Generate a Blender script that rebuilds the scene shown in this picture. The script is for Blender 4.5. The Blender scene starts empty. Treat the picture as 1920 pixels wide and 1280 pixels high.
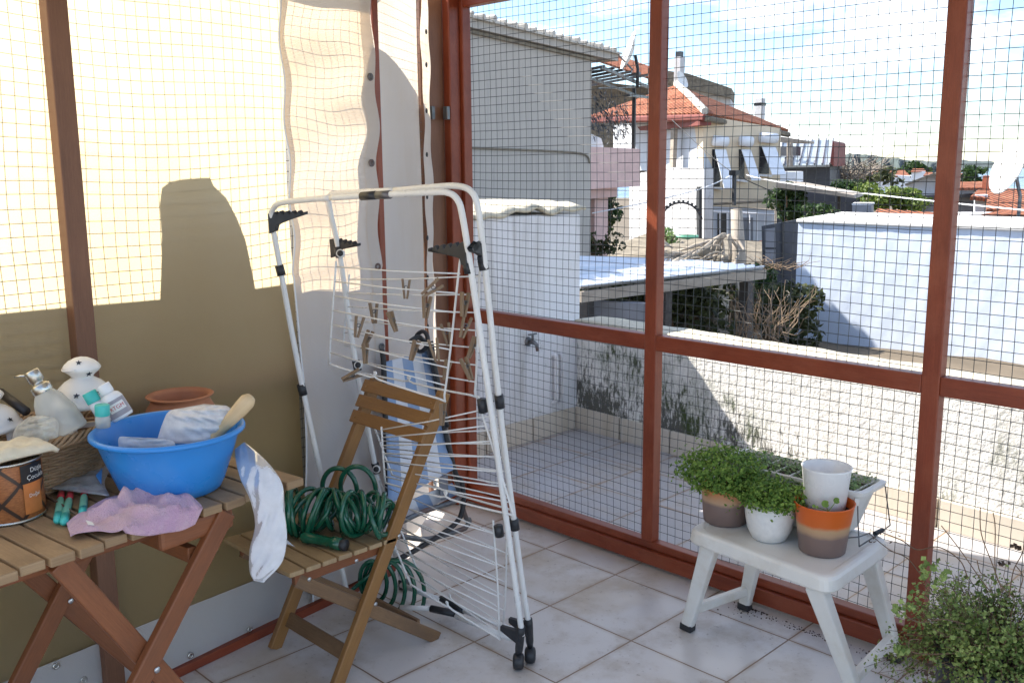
import bpy, bmesh, math, random
import numpy as np
from mathutils import Vector, Matrix, Euler
from math import sin, cos, pi, radians, sqrt, atan2
random.seed(7); rng = np.random.default_rng(7)
scene = bpy.context.scene
col = scene.collection
V = Vector

# ------------------------------------------------------------------ camera
FPX = 1795.272                      # focal length in pixels of the 1920 px wide photograph
PITCH, YAW, ROLL = radians(10.3936), radians(45.3132), radians(-0.51289)
CAM = V((2.7768, -2.9488, 1.6852))
_F = V((-sin(YAW)*cos(PITCH), cos(YAW)*cos(PITCH), -sin(PITCH)))
_r = V((cos(YAW), sin(YAW), 0)); _u = _r.cross(_F)
_R = cos(ROLL)*_r + sin(ROLL)*_u; _U = -sin(ROLL)*_r + cos(ROLL)*_u
cd = bpy.data.cameras.new('camera'); cam = bpy.data.objects.new('camera', cd); col.objects.link(cam)
cd.sensor_fit = 'HORIZONTAL'; cd.sensor_width = 36; cd.lens = FPX/1920*36
cd.clip_start = 0.05; cd.clip_end = 20000
cam.matrix_world = Matrix(((_R.x, _U.x, -_F.x, CAM.x), (_R.y, _U.y, -_F.y, CAM.y), (_R.z, _U.z, -_F.z, CAM.z), (0, 0, 0, 1)))
scene.camera = cam

# ------------------------------------------------------------------ light
SUN = V((-1.0, -0.33, 0.965)).normalized()       # towards the sun
EL = math.asin(SUN.z)
world = bpy.data.worlds.new('World'); scene.world = world; world.use_nodes = True
wn = world.node_tree; wn.nodes.clear()
def N(nt, t, **k):
    n = nt.nodes.new(t)
    for a, b in k.items():
        if a == 'inp':
            for i, v in b.items(): n.inputs[i].default_value = v
        else: setattr(n, a, b)
    return n
wo = N(wn, 'ShaderNodeOutputWorld'); bg = N(wn, 'ShaderNodeBackground', inp={'Strength': 0.115})
sky = N(wn, 'ShaderNodeTexSky', sky_type='NISHITA', sun_disc=False, sun_elevation=EL, altitude=20, air_density=0.9, dust_density=0.1, ozone_density=3.0)
sky.sun_rotation = atan2(SUN.x, SUN.y)
tc = N(wn, 'ShaderNodeTexCoord')
mp = N(wn, 'ShaderNodeMapping', inp={'Scale': (1.6, 1.6, 5.0), 'Location': (3.35, 1.5, 0.35)})
cn = N(wn, 'ShaderNodeTexNoise', inp={'Scale': 1.7, 'Detail': 7.0, 'Roughness': 0.55})
cr = N(wn, 'ShaderNodeValToRGB'); cr.color_ramp.elements[0].position = 0.52; cr.color_ramp.elements[1].position = 0.64
mx = N(wn, 'ShaderNodeMix', data_type='RGBA', inp={7: (9.0, 9.2, 9.6, 1)})
wn.links.new(tc.outputs['Generated'], mp.inputs[0]); wn.links.new(mp.outputs[0], cn.inputs['Vector'])
wn.links.new(cn.outputs[0], cr.inputs[0]); wn.links.new(cr.outputs[0], mx.inputs[0])
wn.links.new(sky.outputs[0], mx.inputs[6]); wn.links.new(mx.outputs[2], bg.inputs[0]); wn.links.new(bg.outputs[0], wo.inputs[0])
sl = bpy.data.lights.new('sun', 'SUN'); sl.energy = 5.0; sl.angle = radians(0.53); sl.color = (1.0, 0.93, 0.82)
so = bpy.data.objects.new('sun', sl); col.objects.link(so)
so.rotation_euler = SUN.to_track_quat('Z', 'Y').to_euler(); so.location = (-20, -8, 20)
vs = scene.view_settings; vs.view_transform = 'Standard'; vs.look = 'None'; vs.exposure = 1.32; vs.gamma = 1.0
scene.cycles.max_bounces = 8; scene.cycles.diffuse_bounces = 4; scene.cycles.transmission_bounces = 8; scene.cycles.transparent_max_bounces = 12
scene.cycles.caustics_reflective = False; scene.cycles.caustics_refractive = False

# ------------------------------------------------------------------ measuring helpers (photo pixel -> real point on a known plane)
def ray(px, py): return _F + _R*((px-960)/FPX) - _U*((py-640)/FPX)
def at(px, py, D): return CAM + ray(px, py)*D
def onz(px, py, z): d = ray(px, py); return CAM + d*((z-CAM.z)/d.z)
def ony(px, py, y): d = ray(px, py); return CAM + d*((y-CAM.y)/d.y)
def onx(px, py, x): d = ray(px, py); return CAM + d*((x-CAM.x)/d.x)
def onpl(px, py, p, n): d = ray(px, py); n = V(n); return CAM + d*((V(p)-CAM).dot(n)/d.dot(n))
def depth(p): return (V(p)-CAM).dot(_F)
LW0 = V((-.258, -.991, 0)); LWN = V((.991, .134, 0)).normalized(); LWD = V((-.134, .991, 0)).normalized()
def lw(px, py, off=0): return onpl(px, py, LW0+LWN*off, LWN)
def lwp(t, z, off=0): return LW0 + LWD*t + LWN*off + V((0, 0, z))     # t metres along the left wall

# ------------------------------------------------------------------ materials
MATS = {}
def newmat(name):
    m = bpy.data.materials.new(name); m.use_nodes = True; nt = m.node_tree; nt.nodes.clear()
    out = N(nt, 'ShaderNodeOutputMaterial'); MATS[name] = m
    return m, nt, out
def ramp(nt, src, stops, interp='LINEAR'):
    r = N(nt, 'ShaderNodeValToRGB'); r.color_ramp.interpolation = interp
    e = r.color_ramp.elements
    while len(e) > len(stops): e.remove(e[-1])
    while len(e) < len(stops): e.new(0.5)
    for i, (p, c) in enumerate(stops):
        e[i].position = p; e[i].color = (c[0], c[1], c[2], 1) if not isinstance(c, (int, float)) else (c, c, c, 1)
    nt.links.new(src, r.inputs[0]); return r.outputs[0]
def noise(nt, scale, detail=4, rough=.55, coord='Object', mscale=(1, 1, 1), loc=(0, 0, 0), out=0):
    t = N(nt, 'ShaderNodeTexCoord')
    m = N(nt, 'ShaderNodeMapping', inp={'Scale': mscale, 'Location': loc})
    if coord == 'World':
        g = N(nt, 'ShaderNodeNewGeometry'); nt.links.new(g.outputs['Position'], m.inputs[0])
    else: nt.links.new(t.outputs[coord], m.inputs[0])
    n = N(nt, 'ShaderNodeTexNoise', inp={'Scale': scale, 'Detail': detail, 'Roughness': rough})
    nt.links.new(m.outputs[0], n.inputs['Vector']); return n.outputs[out]
def mix(nt, fac, a, b, mode='MIX'):
    n = N(nt, 'ShaderNodeMix', data_type='RGBA', blend_type=mode)
    for i, v in ((0, fac), (6, a), (7, b)):
        if isinstance(v, bpy.types.NodeSocket): nt.links.new(v, n.inputs[i])
        elif i == 0: n.inputs[0].default_value = v
        else: n.inputs[i].default_value = (*v, 1)
    return n.outputs[2]
def math_(nt, op, a, b=0.0, clamp=False):
    n = N(nt, 'ShaderNodeMath', operation=op, use_clamp=clamp)
    for i, v in ((0, a), (1, b)):
        if isinstance(v, bpy.types.NodeSocket): nt.links.new(v, n.inputs[i])
        else: n.inputs[i].default_value = v
    return n.outputs[0]
def bump(nt, h, strength=.3, dist=.01):
    b = N(nt, 'ShaderNodeBump', inp={'Strength': strength, 'Distance': dist}); nt.links.new(h, b.inputs['Height']); return b.outputs[0]
def princ(nt, out, color, rough=.5, normal=None, metallic=0, spec=.5, **kw):
    p = N(nt, 'ShaderNodeBsdfPrincipled'); p.inputs['Metallic'].default_value = metallic
    p.inputs['Specular IOR Level'].default_value = spec
    if isinstance(color, bpy.types.NodeSocket): nt.links.new(color, p.inputs['Base Color'])
    else: p.inputs['Base Color'].default_value = (*color, 1)
    if isinstance(rough, bpy.types.NodeSocket): nt.links.new(rough, p.inputs['Roughness'])
    else: p.inputs['Roughness'].default_value = rough
    if normal is not None: nt.links.new(normal, p.inputs['Normal'])
    for k, v in kw.items(): p.inputs[k.replace('_', ' ')].default_value = v
    if out is not None: nt.links.new(p.outputs[0], out.inputs[0])
    return p
def simple(name, c, rough=.5, var=.12, nscale=14, bmp=.06, metallic=0, spec=.5, dirt=None, dirtamt=.5, detail=5):
    """paint / plastic / stone: colour with worn variation, optional dirt colour, slight bump"""
    m, nt, out = newmat(name)
    n1 = noise(nt, nscale, detail)
    c0 = tuple(max(0, v*(1-var)) for v in c); c1 = tuple(min(1, v*(1+var*.6)) for v in c)
    colr = ramp(nt, n1, [(.3, c0), (.7, c1)])
    if dirt:
        n2 = noise(nt, nscale*.45, 6, .65, loc=(3, 1, 7))
        colr = mix(nt, ramp(nt, n2, [(.5, 0.0), (.75, dirtamt)]), colr, dirt)
    r = ramp(nt, n1, [(.3, min(1, rough+.08)), (.7, max(0, rough-.08))])
    princ(nt, out, colr, r, bump(nt, noise(nt, nscale*6, 3), bmp, .004), metallic, spec)
    return m
def wood(name, dark, light, rough=.5, scale=1.0, stain=None, stainamt=.6):
    """grain runs along U of the uv map (metres)"""
    m, nt, out = newmat(name)
    g = noise(nt, 9*scale, 6, .6, 'UV', (1.2, 28, 1)); f = noise(nt, 60*scale, 3, .6, 'UV', (1, 14, 1))
    big = noise(nt, 3.5, 3, .5, 'UV', (1, 2.5, 1), (4, 2, 0))
    c = ramp(nt, g, [(.28, dark), (.55, tuple((a+b)/2 for a, b in zip(dark, light))), (.75, light)])
    c = mix(nt, ramp(nt, f, [(.35, .35), (.6, 0.0)]), c, tuple(v*.55 for v in dark))
    c = mix(nt, .35, c, ramp(nt, big, [(.3, tuple(v*.8 for v in dark)), (.7, tuple(min(1, v*1.15) for v in light))]))
    if stain:
        s = noise(nt, 5, 6, .7, 'UV', (1, 1.6, 1), (9, 5, 0))
        c = mix(nt, ramp(nt, s, [(.46, 0.0), (.66, stainamt)]), c, stain)
    princ(nt, out, c, rough, bump(nt, g, .25, .002))
    return m
def mat_tile(nm, k1, k2, st):
    m, nt, out = newmat(nm)
    g = N(nt, 'ShaderNodeNewGeometry')
    warp = N(nt, 'ShaderNodeTexNoise', inp={'Scale': 12.0, 'Detail': 3.0})
    nt.links.new(g.outputs['Position'], warp.inputs['Vector'])
    b = N(nt, 'ShaderNodeTexBrick', offset=0.0, squash=1.0, inp={'Scale': 1.0, 'Mortar Size': .0034, 'Mortar Smooth': .25, 'Brick Width': .4, 'Row Height': .4, 'Color1': (*k1, 1), 'Color2': (*k2, 1), 'Mortar': (.17, .10, .06, 1)})
    mpn = N(nt, 'ShaderNodeMapping'); nt.links.new(g.outputs['Position'], mpn.inputs[0])
    add = N(nt, 'ShaderNodeVectorMath', operation='MULTIPLY_ADD', inp={1: (.003, .003, 0)})
    nt.links.new(warp.outputs['Color'], add.inputs[0]); nt.links.new(mpn.outputs[0], add.inputs[2])
    nt.links.new(add.outputs[0], b.inputs['Vector'])
    c = b.outputs[0]
    n1 = noise(nt, 3.2, 7, .68, 'World'); n2 = noise(nt, 38, 6, .7, 'World'); n3 = noise(nt, 1.3, 4, .6, 'World', loc=(5, 2, 0)); n4 = noise(nt, 120, 2, .6, 'World')
    c = mix(nt, ramp(nt, n1, [(.50, 0.0), (.64, st)]), c, (.40, .33, .25))
    c = mix(nt, ramp(nt, n3, [(.52, 0.0), (.68, .5)]), c, (.46, .35, .22))
    sp = math_(nt, 'MULTIPLY', ramp(nt, n2, [(.60, 0.0), (.68, 1.0)]), ramp(nt, n1, [(.42, 0.0), (.62, .8)]))
    c = mix(nt, sp, c, (.13, .085, .06))
    c = mix(nt, ramp(nt, n4, [(.70, 0.0), (.76, .6)]), c, (.2, .15, .12))
    # dirt hugging the grout
    b2 = N(nt, 'ShaderNodeTexBrick', offset=0.0, inp={'Scale': 1.0, 'Mortar Size': .022, 'Mortar Smooth': 1.0, 'Brick Width': .4, 'Row Height': .4})
    nt.links.new(add.outputs[0], b2.inputs['Vector'])
    c = mix(nt, math_(nt, 'MULTIPLY', b2.outputs[1], ramp(nt, noise(nt, 5, 4, .6, 'World', loc=(1, 8, 0)), [(.4, 0.0), (.65, .7)])), c, (.34, .22, .12))
    rr = ramp(nt, n1, [(.4, .28), (.65, .55)])
    h = mix(nt, b.outputs[1], n2, (0, 0, 0))
    inv = math_(nt, 'SUBTRACT', 1.0, b.outputs[1])
    princ(nt, out, c, rr, bump(nt, math_(nt, 'ADD', inv, math_(nt, 'MULTIPLY', n2, .06)), .5, .003))
    return m
def mat_tarp(name, c, cw, trans=.5, rough=.75, bscale=300):
    """translucent woven sheet: c = transmitted colour, cw = reflected colour"""
    m, nt, out = newmat(name)
    n1 = noise(nt, 2.2, 5, .6, 'World'); n2 = noise(nt, 1.1, 6, .65, 'World', (1, 1, .35), (4, 4, 2))
    ct = mix(nt, ramp(nt, n1, [(.35, 0.0), (.7, .5)]), c, tuple(v*f for v, f in zip(c, (.86, .78, .62))))
    ct = mix(nt, ramp(nt, n2, [(.55, 0.0), (.75, .45)]), ct, tuple(v*f for v, f in zip(c, (.8, .66, .42))))
    cr_ = mix(nt, ramp(nt, n2, [(.5, 0.0), (.75, .4)]), cw, tuple(v*f for v, f in zip(cw, (.85, .78, .66))))
    w1 = N(nt, 'ShaderNodeTexWave', wave_type='BANDS', bands_direction='Z', inp={'Scale': 60.0, 'Distortion': 1.5}); gg = N(nt, 'ShaderNodeNewGeometry'); nt.links.new(gg.outputs['Position'], w1.inputs[0])
    nb = bump(nt, math_(nt, 'ADD', math_(nt, 'MULTIPLY', w1.outputs[1], .2), noise(nt, 4, 5, .6, 'World')), .35, .02)
    d = N(nt, 'ShaderNodeBsdfDiffuse'); t = N(nt, 'ShaderNodeBsdfTranslucent'); ms = N(nt, 'ShaderNodeMixShader', inp={0: trans})
    nt.links.new(cr_, d.inputs[0]); nt.links.new(ct, t.inputs[0]); nt.links.new(nb, d.inputs['Normal'])
    nt.links.new(d.outputs[0], ms.inputs[1]); nt.links.new(t.outputs[0], ms.inputs[2]); 
    gl = N(nt, 'ShaderNodeBsdfGlossy', inp={'Roughness': .5}); nt.links.new(nb, gl.inputs['Normal'])
    m2 = N(nt, 'ShaderNodeMixShader', inp={0: .03}); nt.links.new(ms.outputs[0], m2.inputs[1]); nt.links.new(gl.outputs[0], m2.inputs[2])
    nt.links.new(m2.outputs[0], out.inputs[0]); return m
def mat_bag(name, c=(.82, .85, .9), alpha=.6, crinkle=30, bst=.4, tl=.3):
    m, nt, out = newmat(name)
    n1 = noise(nt, crinkle, 5, .6, 'World'); vo = N(nt, 'ShaderNodeTexVoronoi', feature='DISTANCE_TO_EDGE', inp={'Scale': crinkle*1.3}); g = N(nt, 'ShaderNodeNewGeometry'); nt.links.new(g.outputs['Position'], vo.inputs['Vector'])
    nb = bump(nt, math_(nt, 'ADD', n1, math_(nt, 'MULTIPLY', vo.outputs[0], .8)), bst, .006)
    d = N(nt, 'ShaderNodeBsdfDiffuse', inp={0: (*c, 1)}); t = N(nt, 'ShaderNodeBsdfTranslucent', inp={0: (*c, 1)}); nt.links.new(nb, d.inputs['Normal'])
    a = N(nt, 'ShaderNodeMixShader', inp={0: tl}); nt.links.new(d.outputs[0], a.inputs[1]); nt.links.new(t.outputs[0], a.inputs[2])
    tr = N(nt, 'ShaderNodeBsdfTransparent'); b = N(nt, 'ShaderNodeMixShader')
    nt.links.new(ramp(nt, n1, [(.3, alpha-.1), (.7, min(1, alpha+.1))]), b.inputs[0]); nt.links.new(tr.outputs[0], b.inputs[1]); nt.links.new(a.outputs[0], b.inputs[2])
    gl = N(nt, 'ShaderNodeBsdfGlossy', inp={'Roughness': .13}); nt.links.new(nb, gl.inputs['Normal'])
    fr = N(nt, 'ShaderNodeFresnel', inp={'IOR': 1.5}); nt.links.new(nb, fr.inputs['Normal'])
    e = N(nt, 'ShaderNodeMixShader'); nt.links.new(math_(nt, 'MULTIPLY', fr.outputs[0], .55), e.inputs[0]); nt.links.new(b.outputs[0], e.inputs[1]); nt.links.new(gl.outputs[0], e.inputs[2])
    nt.links.new(e.outputs[0], out.inputs[0]); return m
def mat_leaf(name, dark, light, trans=.35):
    m, nt, out = newmat(name)
    oi = N(nt, 'ShaderNodeNewGeometry')
    n = noise(nt, 9, 4, .6, 'World')
    c = ramp(nt, math_(nt, 'ADD', math_(nt, 'MULTIPLY', oi.outputs['Random Per Island'], .55), math_(nt, 'MULTIPLY', n, .5)), [(.2, dark), (.55, tuple((a+b)/2 for a, b in zip(dark, light))), (.85, light)])
    p = princ(nt, None, c, .5, spec=.3); t = N(nt, 'ShaderNodeBsdfTranslucent'); nt.links.new(c, t.inputs[0])
    ms = N(nt, 'ShaderNodeMixShader', inp={0: trans}); nt.links.new(p.outputs[0], ms.inputs[1]); nt.links.new(t.outputs[0], ms.inputs[2]); nt.links.new(ms.outputs[0], out.inputs[0])
    return m
def mat_plaster(name, base, mould=None, mscale=7, mlevel=.55, zfade=None, streak=(.5, .5, .5), streakamt=.3, bmp=.5, bdist=.012, bscale=25, green=None):
    """old plaster wall: patchy paint, vertical streaks, mould speckle that thickens where zfade=(z_low, z_high) says"""
    m, nt, out = newmat(name)
    n1 = noise(nt, 1.6, 6, .62, 'World'); n2 = noise(nt, bscale, 6, .6, 'World'); st = noise(nt, 3.2, 5, .6, 'World', (2.2, 2.2, .22))
    c = mix(nt, ramp(nt, n1, [(.4, 0.0), (.7, .35)]), base, tuple(v*.82 for v in base))
    c = mix(nt, ramp(nt, st, [(.48, 0.0), (.72, streakamt)]), c, streak)
    if mould:
        g = N(nt, 'ShaderNodeNewGeometry'); s = N(nt, 'ShaderNodeSeparateXYZ'); nt.links.new(g.outputs['Position'], s.inputs[0])
        mb = noise(nt, mscale*.22, 5, .6, 'World', loc=(1, 3, 2)); mf = noise(nt, mscale*7, 5, .74, 'World', (1, 1, .33))
        v = math_(nt, 'ADD', math_(nt, 'MULTIPLY', mb, .55), math_(nt, 'MULTIPLY', mf, .5))
        if zfade:
            mr = N(nt, 'ShaderNodeMapRange', inp={1: zfade[0], 2: zfade[1], 3: .11, 4: -.08}); nt.links.new(s.outputs[2], mr.inputs[0]); v = math_(nt, 'ADD', v, mr.outputs[0])
            if len(zfade) > 2:   # mould also thins towards the dry end of the wall
                mr2 = N(nt, 'ShaderNodeMapRange', inp={1: zfade[2], 2: zfade[3], 3: .055, 4: -.085}); nt.links.new(s.outputs[0], mr2.inputs[0]); v = math_(nt, 'ADD', v, mr2.outputs[0])
        c = mix(nt, ramp(nt, v, [(mlevel, 0.0), (mlevel+.07, .9)]), c, mould)
        if green:
            gn = noise(nt, 2.6, 5, .6, 'World', (1, 1, .8), (7, 7, 1))
            c = mix(nt, math_(nt, 'MULTIPLY', ramp(nt, v, [(mlevel-.1, 0.0), (mlevel+.08, 1.0)]), ramp(nt, gn, [(.5, 0.0), (.62, .85)])), c, green)
    princ(nt, out, c, .9, bump(nt, math_(nt, 'ADD', n2, math_(nt, 'MULTIPLY', n1, .6)), bmp, bdist), spec=.2)
    return m

mat_tile('floor_tile', (.63, .605, .585), (.68, .66, .65), .45); mat_tile('outer_tile_shaded', (.40, .395, .41), (.455, .45, .465), .5)  # outer tile is a copy darkened for dirt and the shade it lies in
mat_tarp('tarp_cream', (1.0, .86, .58), (.42, .305, .15), .60)
mat_tarp('tarp_peach', (1.0, .80, .57), (.72, .70, .70), .33)
mat_tarp('tarp_white', (.95, .86, .74), (.72, .70, .70), .42)
wood('red_frame', (.17, .028, .010), (.31, .064, .024), .4, stain=(.34, .10, .05), stainamt=.4)
wood('brown_frame', (.15, .065, .035), (.25, .115, .062), .5)
wood('table_wood', (.27, .165, .082), (.46, .31, .17), .62, stain=(.16, .10, .055))
wood('table_leg_wood', (.18, .055, .018), (.31, .112, .042), .5, stain=(.15, .06, .03), stainamt=.4)
wood('chair_wood', (.23, .105, .030), (.37, .19, .062), .42, stain=(.19, .10, .045), stainamt=.4)
wood('chair_grey_wood', (.17, .095, .046), (.28, .165, .085), .6, stain=(.13, .08, .05), stainamt=.6)
wood('seat_wood', (.34, .22, .11), (.50, .36, .20), .55, stain=(.22, .14, .08), stainamt=.5)
wood('peg_wood', (.16, .105, .065), (.36, .26, .17), .8, 2.5)
wood('handle_wood', (.60, .43, .24), (.72, .55, .33), .5)
wood('old_post_wood', (.25, .21, .17), (.45, .40, .34), .85)
simple('white_enamel', (.78, .78, .77), .3, .05, 20, .03)
simple('black_plastic', (.025, .027, .032), .45, .25, 30, .08)
simple('stool_plastic', (.80, .79, .75), .38, .05, 8, .05, dirt=(.50, .40, .27), dirtamt=.6)
simple('blue_plastic', (.030, .25, .68), .3, .08, 8, .03, dirt=(.16, .36, .66), dirtamt=.35)
simple('hose_green', (.008, .10, .055), .14, .25, 40, .02, spec=.7)
simple('metal_screw', (.55, .55, .55), .3, .1, 50, .02, 1)
simple('black_metal', (.03, .03, .032), .5, .3, 40, .1)
simple('wire_dark', (.06, .07, .075), .5, .3, 40, 0)
simple('dull_tube', (.16, .17, .18), .4, .35, 20, .1, .6, dirt=(.22, .08, .03), dirtamt=.8)
simple('terracotta', (.46, .19, .095), .8, .15, 9, .15, dirt=(.6, .42, .32), dirtamt=.35)
simple('ceramic_white', (.80, .77, .73), .45, .05, 10, .05)
simple('glaze_white', (.80, .79, .77), .4, .06, 60, .35)
simple('turquoise_plastic', (.06, .52, .46), .4, .08, 20, .03)
simple('bottle_white', (.82, .82, .82), .3, .04, 20, .02)
simple('wicker', (.44, .285, .16), .6, .35, 18, .25, dirt=(.20, .12, .065), dirtamt=.6)
simple('rag_cream', (.72, .64, .48), .9, .15, 22, .5, dirt=(.35, .24, .15), dirtamt=.6)
simple('soil', (.07, .045, .03), .95, .4, 40, .8)
simple('twig', (.16, .10, .06), .8, .3, 40, .2)
simple('brown_pole', (.035, .03, .03), .5, .2, 20, .1)
simple('mint_plastic', (.22, .58, .40), .4, .12, 20, .03)
simple('steel', (.58, .57, .53), .28, .1, 30, .03, 1)
simple('white_plaster', (.80, .79, .77), .9, .08, 4, .3)
simple('ceiling_white', (.62, .60, .56), .9, .08, 4, .2)
simple('concrete', (.42, .40, .37), .9, .2, 5, .4)
simple('blue_sheet', (.66, .71, .78), .6, .08, 3, .05)
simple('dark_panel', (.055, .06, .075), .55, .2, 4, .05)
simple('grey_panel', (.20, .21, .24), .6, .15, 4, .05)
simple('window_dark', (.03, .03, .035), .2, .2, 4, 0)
simple('awning_white', (.80, .82, .86), .7, .05, 6, .1)
simple('pink_plaster', (.64, .45, .42), .9, .1, 4, .2)
simple('cream_plaster', (.74, .62, .46), .9, .06, 2, .2)
simple('bluish_plaster', (.58, .61, .66), .9, .06, 2, .2)
simple('brick_red', (.30, .09, .05), .9, .2, 6, .3)
simple('stone_old', (.22, .19, .145), .95, .35, 5, .7)
simple('zinc_roof', (.42, .48, .52), .35, .15, 1.5, .05, .4)
simple('dark_red_paint', (.20, .05, .04), .7, .2, 4, .1)
simple('pale_roof_edge', (.52, .49, .44), .9, .2, 4, .3)
simple('dish_white', (.80, .80, .78), .4, .1, 6, .03, dirt=(.4, .2, .1), dirtamt=.6)
simple('far_hill', (.055, .075, .075), 1, .3, .01, 0)
simple('sea_water', (.05, .12, .20), .25, .1, .01, 0)
simple('earth', (.15, .12, .085), 1, .35, .8, .6)
mat_bag('bag_film', (.95, .96, .98), .42, 34); mat_bag('bag_film_warm', (.97, .95, .86), .38, 38)
mat_bag('bag_frosted', (.86, .87, .90), .95, 30, .2); mat_bag('bag_white', (.96, .96, .97), .78, 34, .35); mat_bag('clear_plastic', (.93, .94, .88), .5, 6, .1)
mat_leaf('leaf_fresh', (.055, .14, .02), (.33, .48, .10)); mat_leaf('leaf_sprout', (.10, .20, .06), (.40, .52, .24))
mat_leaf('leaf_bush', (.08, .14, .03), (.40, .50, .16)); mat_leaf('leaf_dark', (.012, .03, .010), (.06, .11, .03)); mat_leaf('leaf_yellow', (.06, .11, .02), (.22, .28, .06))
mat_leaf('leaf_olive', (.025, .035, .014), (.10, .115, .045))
mat_plaster('parapet_plaster', (.78, .77, .74), (.045, .045, .032), 7, .575, (.0, .75, -.5, .6), (.45, .42, .36), .25, .7, .015, 34, green=(.05, .075, .02))
mat_plaster('block_plaster', (.76, .76, .78), (.16, .155, .12), 5, .62, (-.3, .9), (.42, .40, .37), .75, .5, .012, 30, green=(.10, .12, .05))
mat_plaster('grey_building_plaster', (.45, .415, .375), None, streak=(.30, .285, .27), streakamt=.5, bmp=.25)
mat_plaster('wall_blue_white', (.68, .76, .90), None, streak=(.52, .58, .68), streakamt=.32, bmp=.3, bdist=.01, bscale=9)
mat_plaster('weathered_white', (.60, .60, .61), (.25, .22, .18), 3, .6, None, (.4, .38, .36), .5)
mat_plaster('coping_cement', (.62, .57, .45), (.10, .10, .07), 6, .62, None, (.3, .28, .22), .4)
mat_plaster('kerb_tile', (.60, .54, .46), (.2, .15, .08), 6, .66, None, (.40, .30, .18), .5, .2, .004)
def mat_roof_tile():
    m, nt, out = newmat('roof_tile')
    w = N(nt, 'ShaderNodeTexWave', wave_type='BANDS', bands_direction='X', inp={'Scale': 1.0, 'Distortion': 0.0}); u = N(nt, 'ShaderNodeTexCoord')
    ms = N(nt, 'ShaderNodeMapping', inp={'Scale': (1.15, 1.15, 1)}); nt.links.new(u.outputs['UV'], ms.inputs[0]); nt.links.new(ms.outputs[0], w.inputs[0])
    w2 = N(nt, 'ShaderNodeTexWave', wave_type='BANDS', bands_direction='Y', wave_profile='SAW', inp={'Scale': .9}); nt.links.new(ms.outputs[0], w2.inputs[0])
    n1 = noise(nt, 1.4, 5, .7, 'UV'); n2 = noise(nt, 9, 3, .6, 'UV')
    c = ramp(nt, n1, [(.3, (.20, .075, .042)), (.5, (.35, .125, .07)), (.72, (.50, .25, .15))])
    c = mix(nt, ramp(nt, n2, [(.5, 0.0), (.75, .5)]), c, (.16, .08, .05))
    princ(nt, out, c, .85, bump(nt, math_(nt, 'ADD', w.outputs[1], math_(nt, 'MULTIPLY', w2.outputs[1], .6)), 1.0, .16), spec=.2); return m
mat_roof_tile()
def mat_pink_cloth():
    m, nt, out = newmat('pink_cloth')
    n = noise(nt, 5, 4, .6, 'World'); f = noise(nt, 240, 2, .6, 'World'); f2 = noise(nt, 60, 4, .65, 'World')
    c = ramp(nt, n, [(.35, (.50, .30, .46)), (.5, (.58, .37, .47)), (.65, (.64, .42, .44))])
    c = mix(nt, ramp(nt, f2, [(.5, 0.0), (.75, .4)]), c, (.70, .55, .60))
    p = princ(nt, out, c, .95, bump(nt, math_(nt, 'ADD', math_(nt, 'MULTIPLY', f, .5), math_(nt, 'MULTIPLY', f2, 1.4)), .8, .006), spec=.15); p.inputs['Sheen Weight'].default_value = .3
    return m
mat_pink_cloth()
def mat_stripes():
    m, nt, out = newmat('striped_canvas')
    u = N(nt, 'ShaderNodeTexCoord'); s = N(nt, 'ShaderNodeSeparateXYZ'); nt.links.new(u.outputs['UV'], s.inputs[0])
    fr = math_(nt, 'FRACT', math_(nt, 'MULTIPLY', s.outputs[0], 1/.17))
    c = ramp(nt, fr, [(0, (.26, .38, .60)), (.48, (.26, .38, .60)), (.5, (.72, .75, .82)), (.98, (.72, .75, .82)), (1, (.26, .38, .60))])
    c = mix(nt, ramp(nt, noise(nt, 7, 5, .6), [(.45, 0.0), (.7, .3)]), c, (.5, .5, .52))
    princ(nt, out, c, .9, bump(nt, noise(nt, 260, 2), .3, .002), spec=.2); return m
mat_stripes()
def mat_ombre():
    m, nt, out = newmat('ombre_pot')
    g = N(nt, 'ShaderNodeTexCoord'); s = N(nt, 'ShaderNodeSeparateXYZ'); nt.links.new(g.outputs['Object'], s.inputs[0])
    z = math_(nt, 'ADD', s.outputs[2], math_(nt, 'MULTIPLY', noise(nt, 30, 4), .012))
    c = ramp(nt, math_(nt, 'MULTIPLY', z, 1/.168), [(.0, (.20, .14, .125)), (.42, (.22, .15, .13)), (.50, (.45, .29, .18)), (.60, (.52, .33, .18)), (.68, (.62, .13, .02)), (1, (.66, .12, .012))])
    princ(nt, out, c, .4, bump(nt, noise(nt, 50, 3), .05, .003)); return m
mat_ombre()
def mat_dipped():
    m, nt, out = newmat('dipped_pot')
    g = N(nt, 'ShaderNodeTexCoord'); s = N(nt, 'ShaderNodeSeparateXYZ'); nt.links.new(g.outputs['Object'], s.inputs[0])
    z = math_(nt, 'ADD', s.outputs[2], math_(nt, 'MULTIPLY', noise(nt, 30, 4), .012))
    c = ramp(nt, math_(nt, 'MULTIPLY', z, 1/.13), [(.0, (.20, .14, .125)), (.62, (.22, .15, .13)), (.72, (.50, .32, .2)), (.8, (.52, .30, .17)), (1, (.55, .2, .06))])
    princ(nt, out, c, .45, bump(nt, noise(nt, 50, 3), .05, .003)); return m
mat_dipped()
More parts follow.
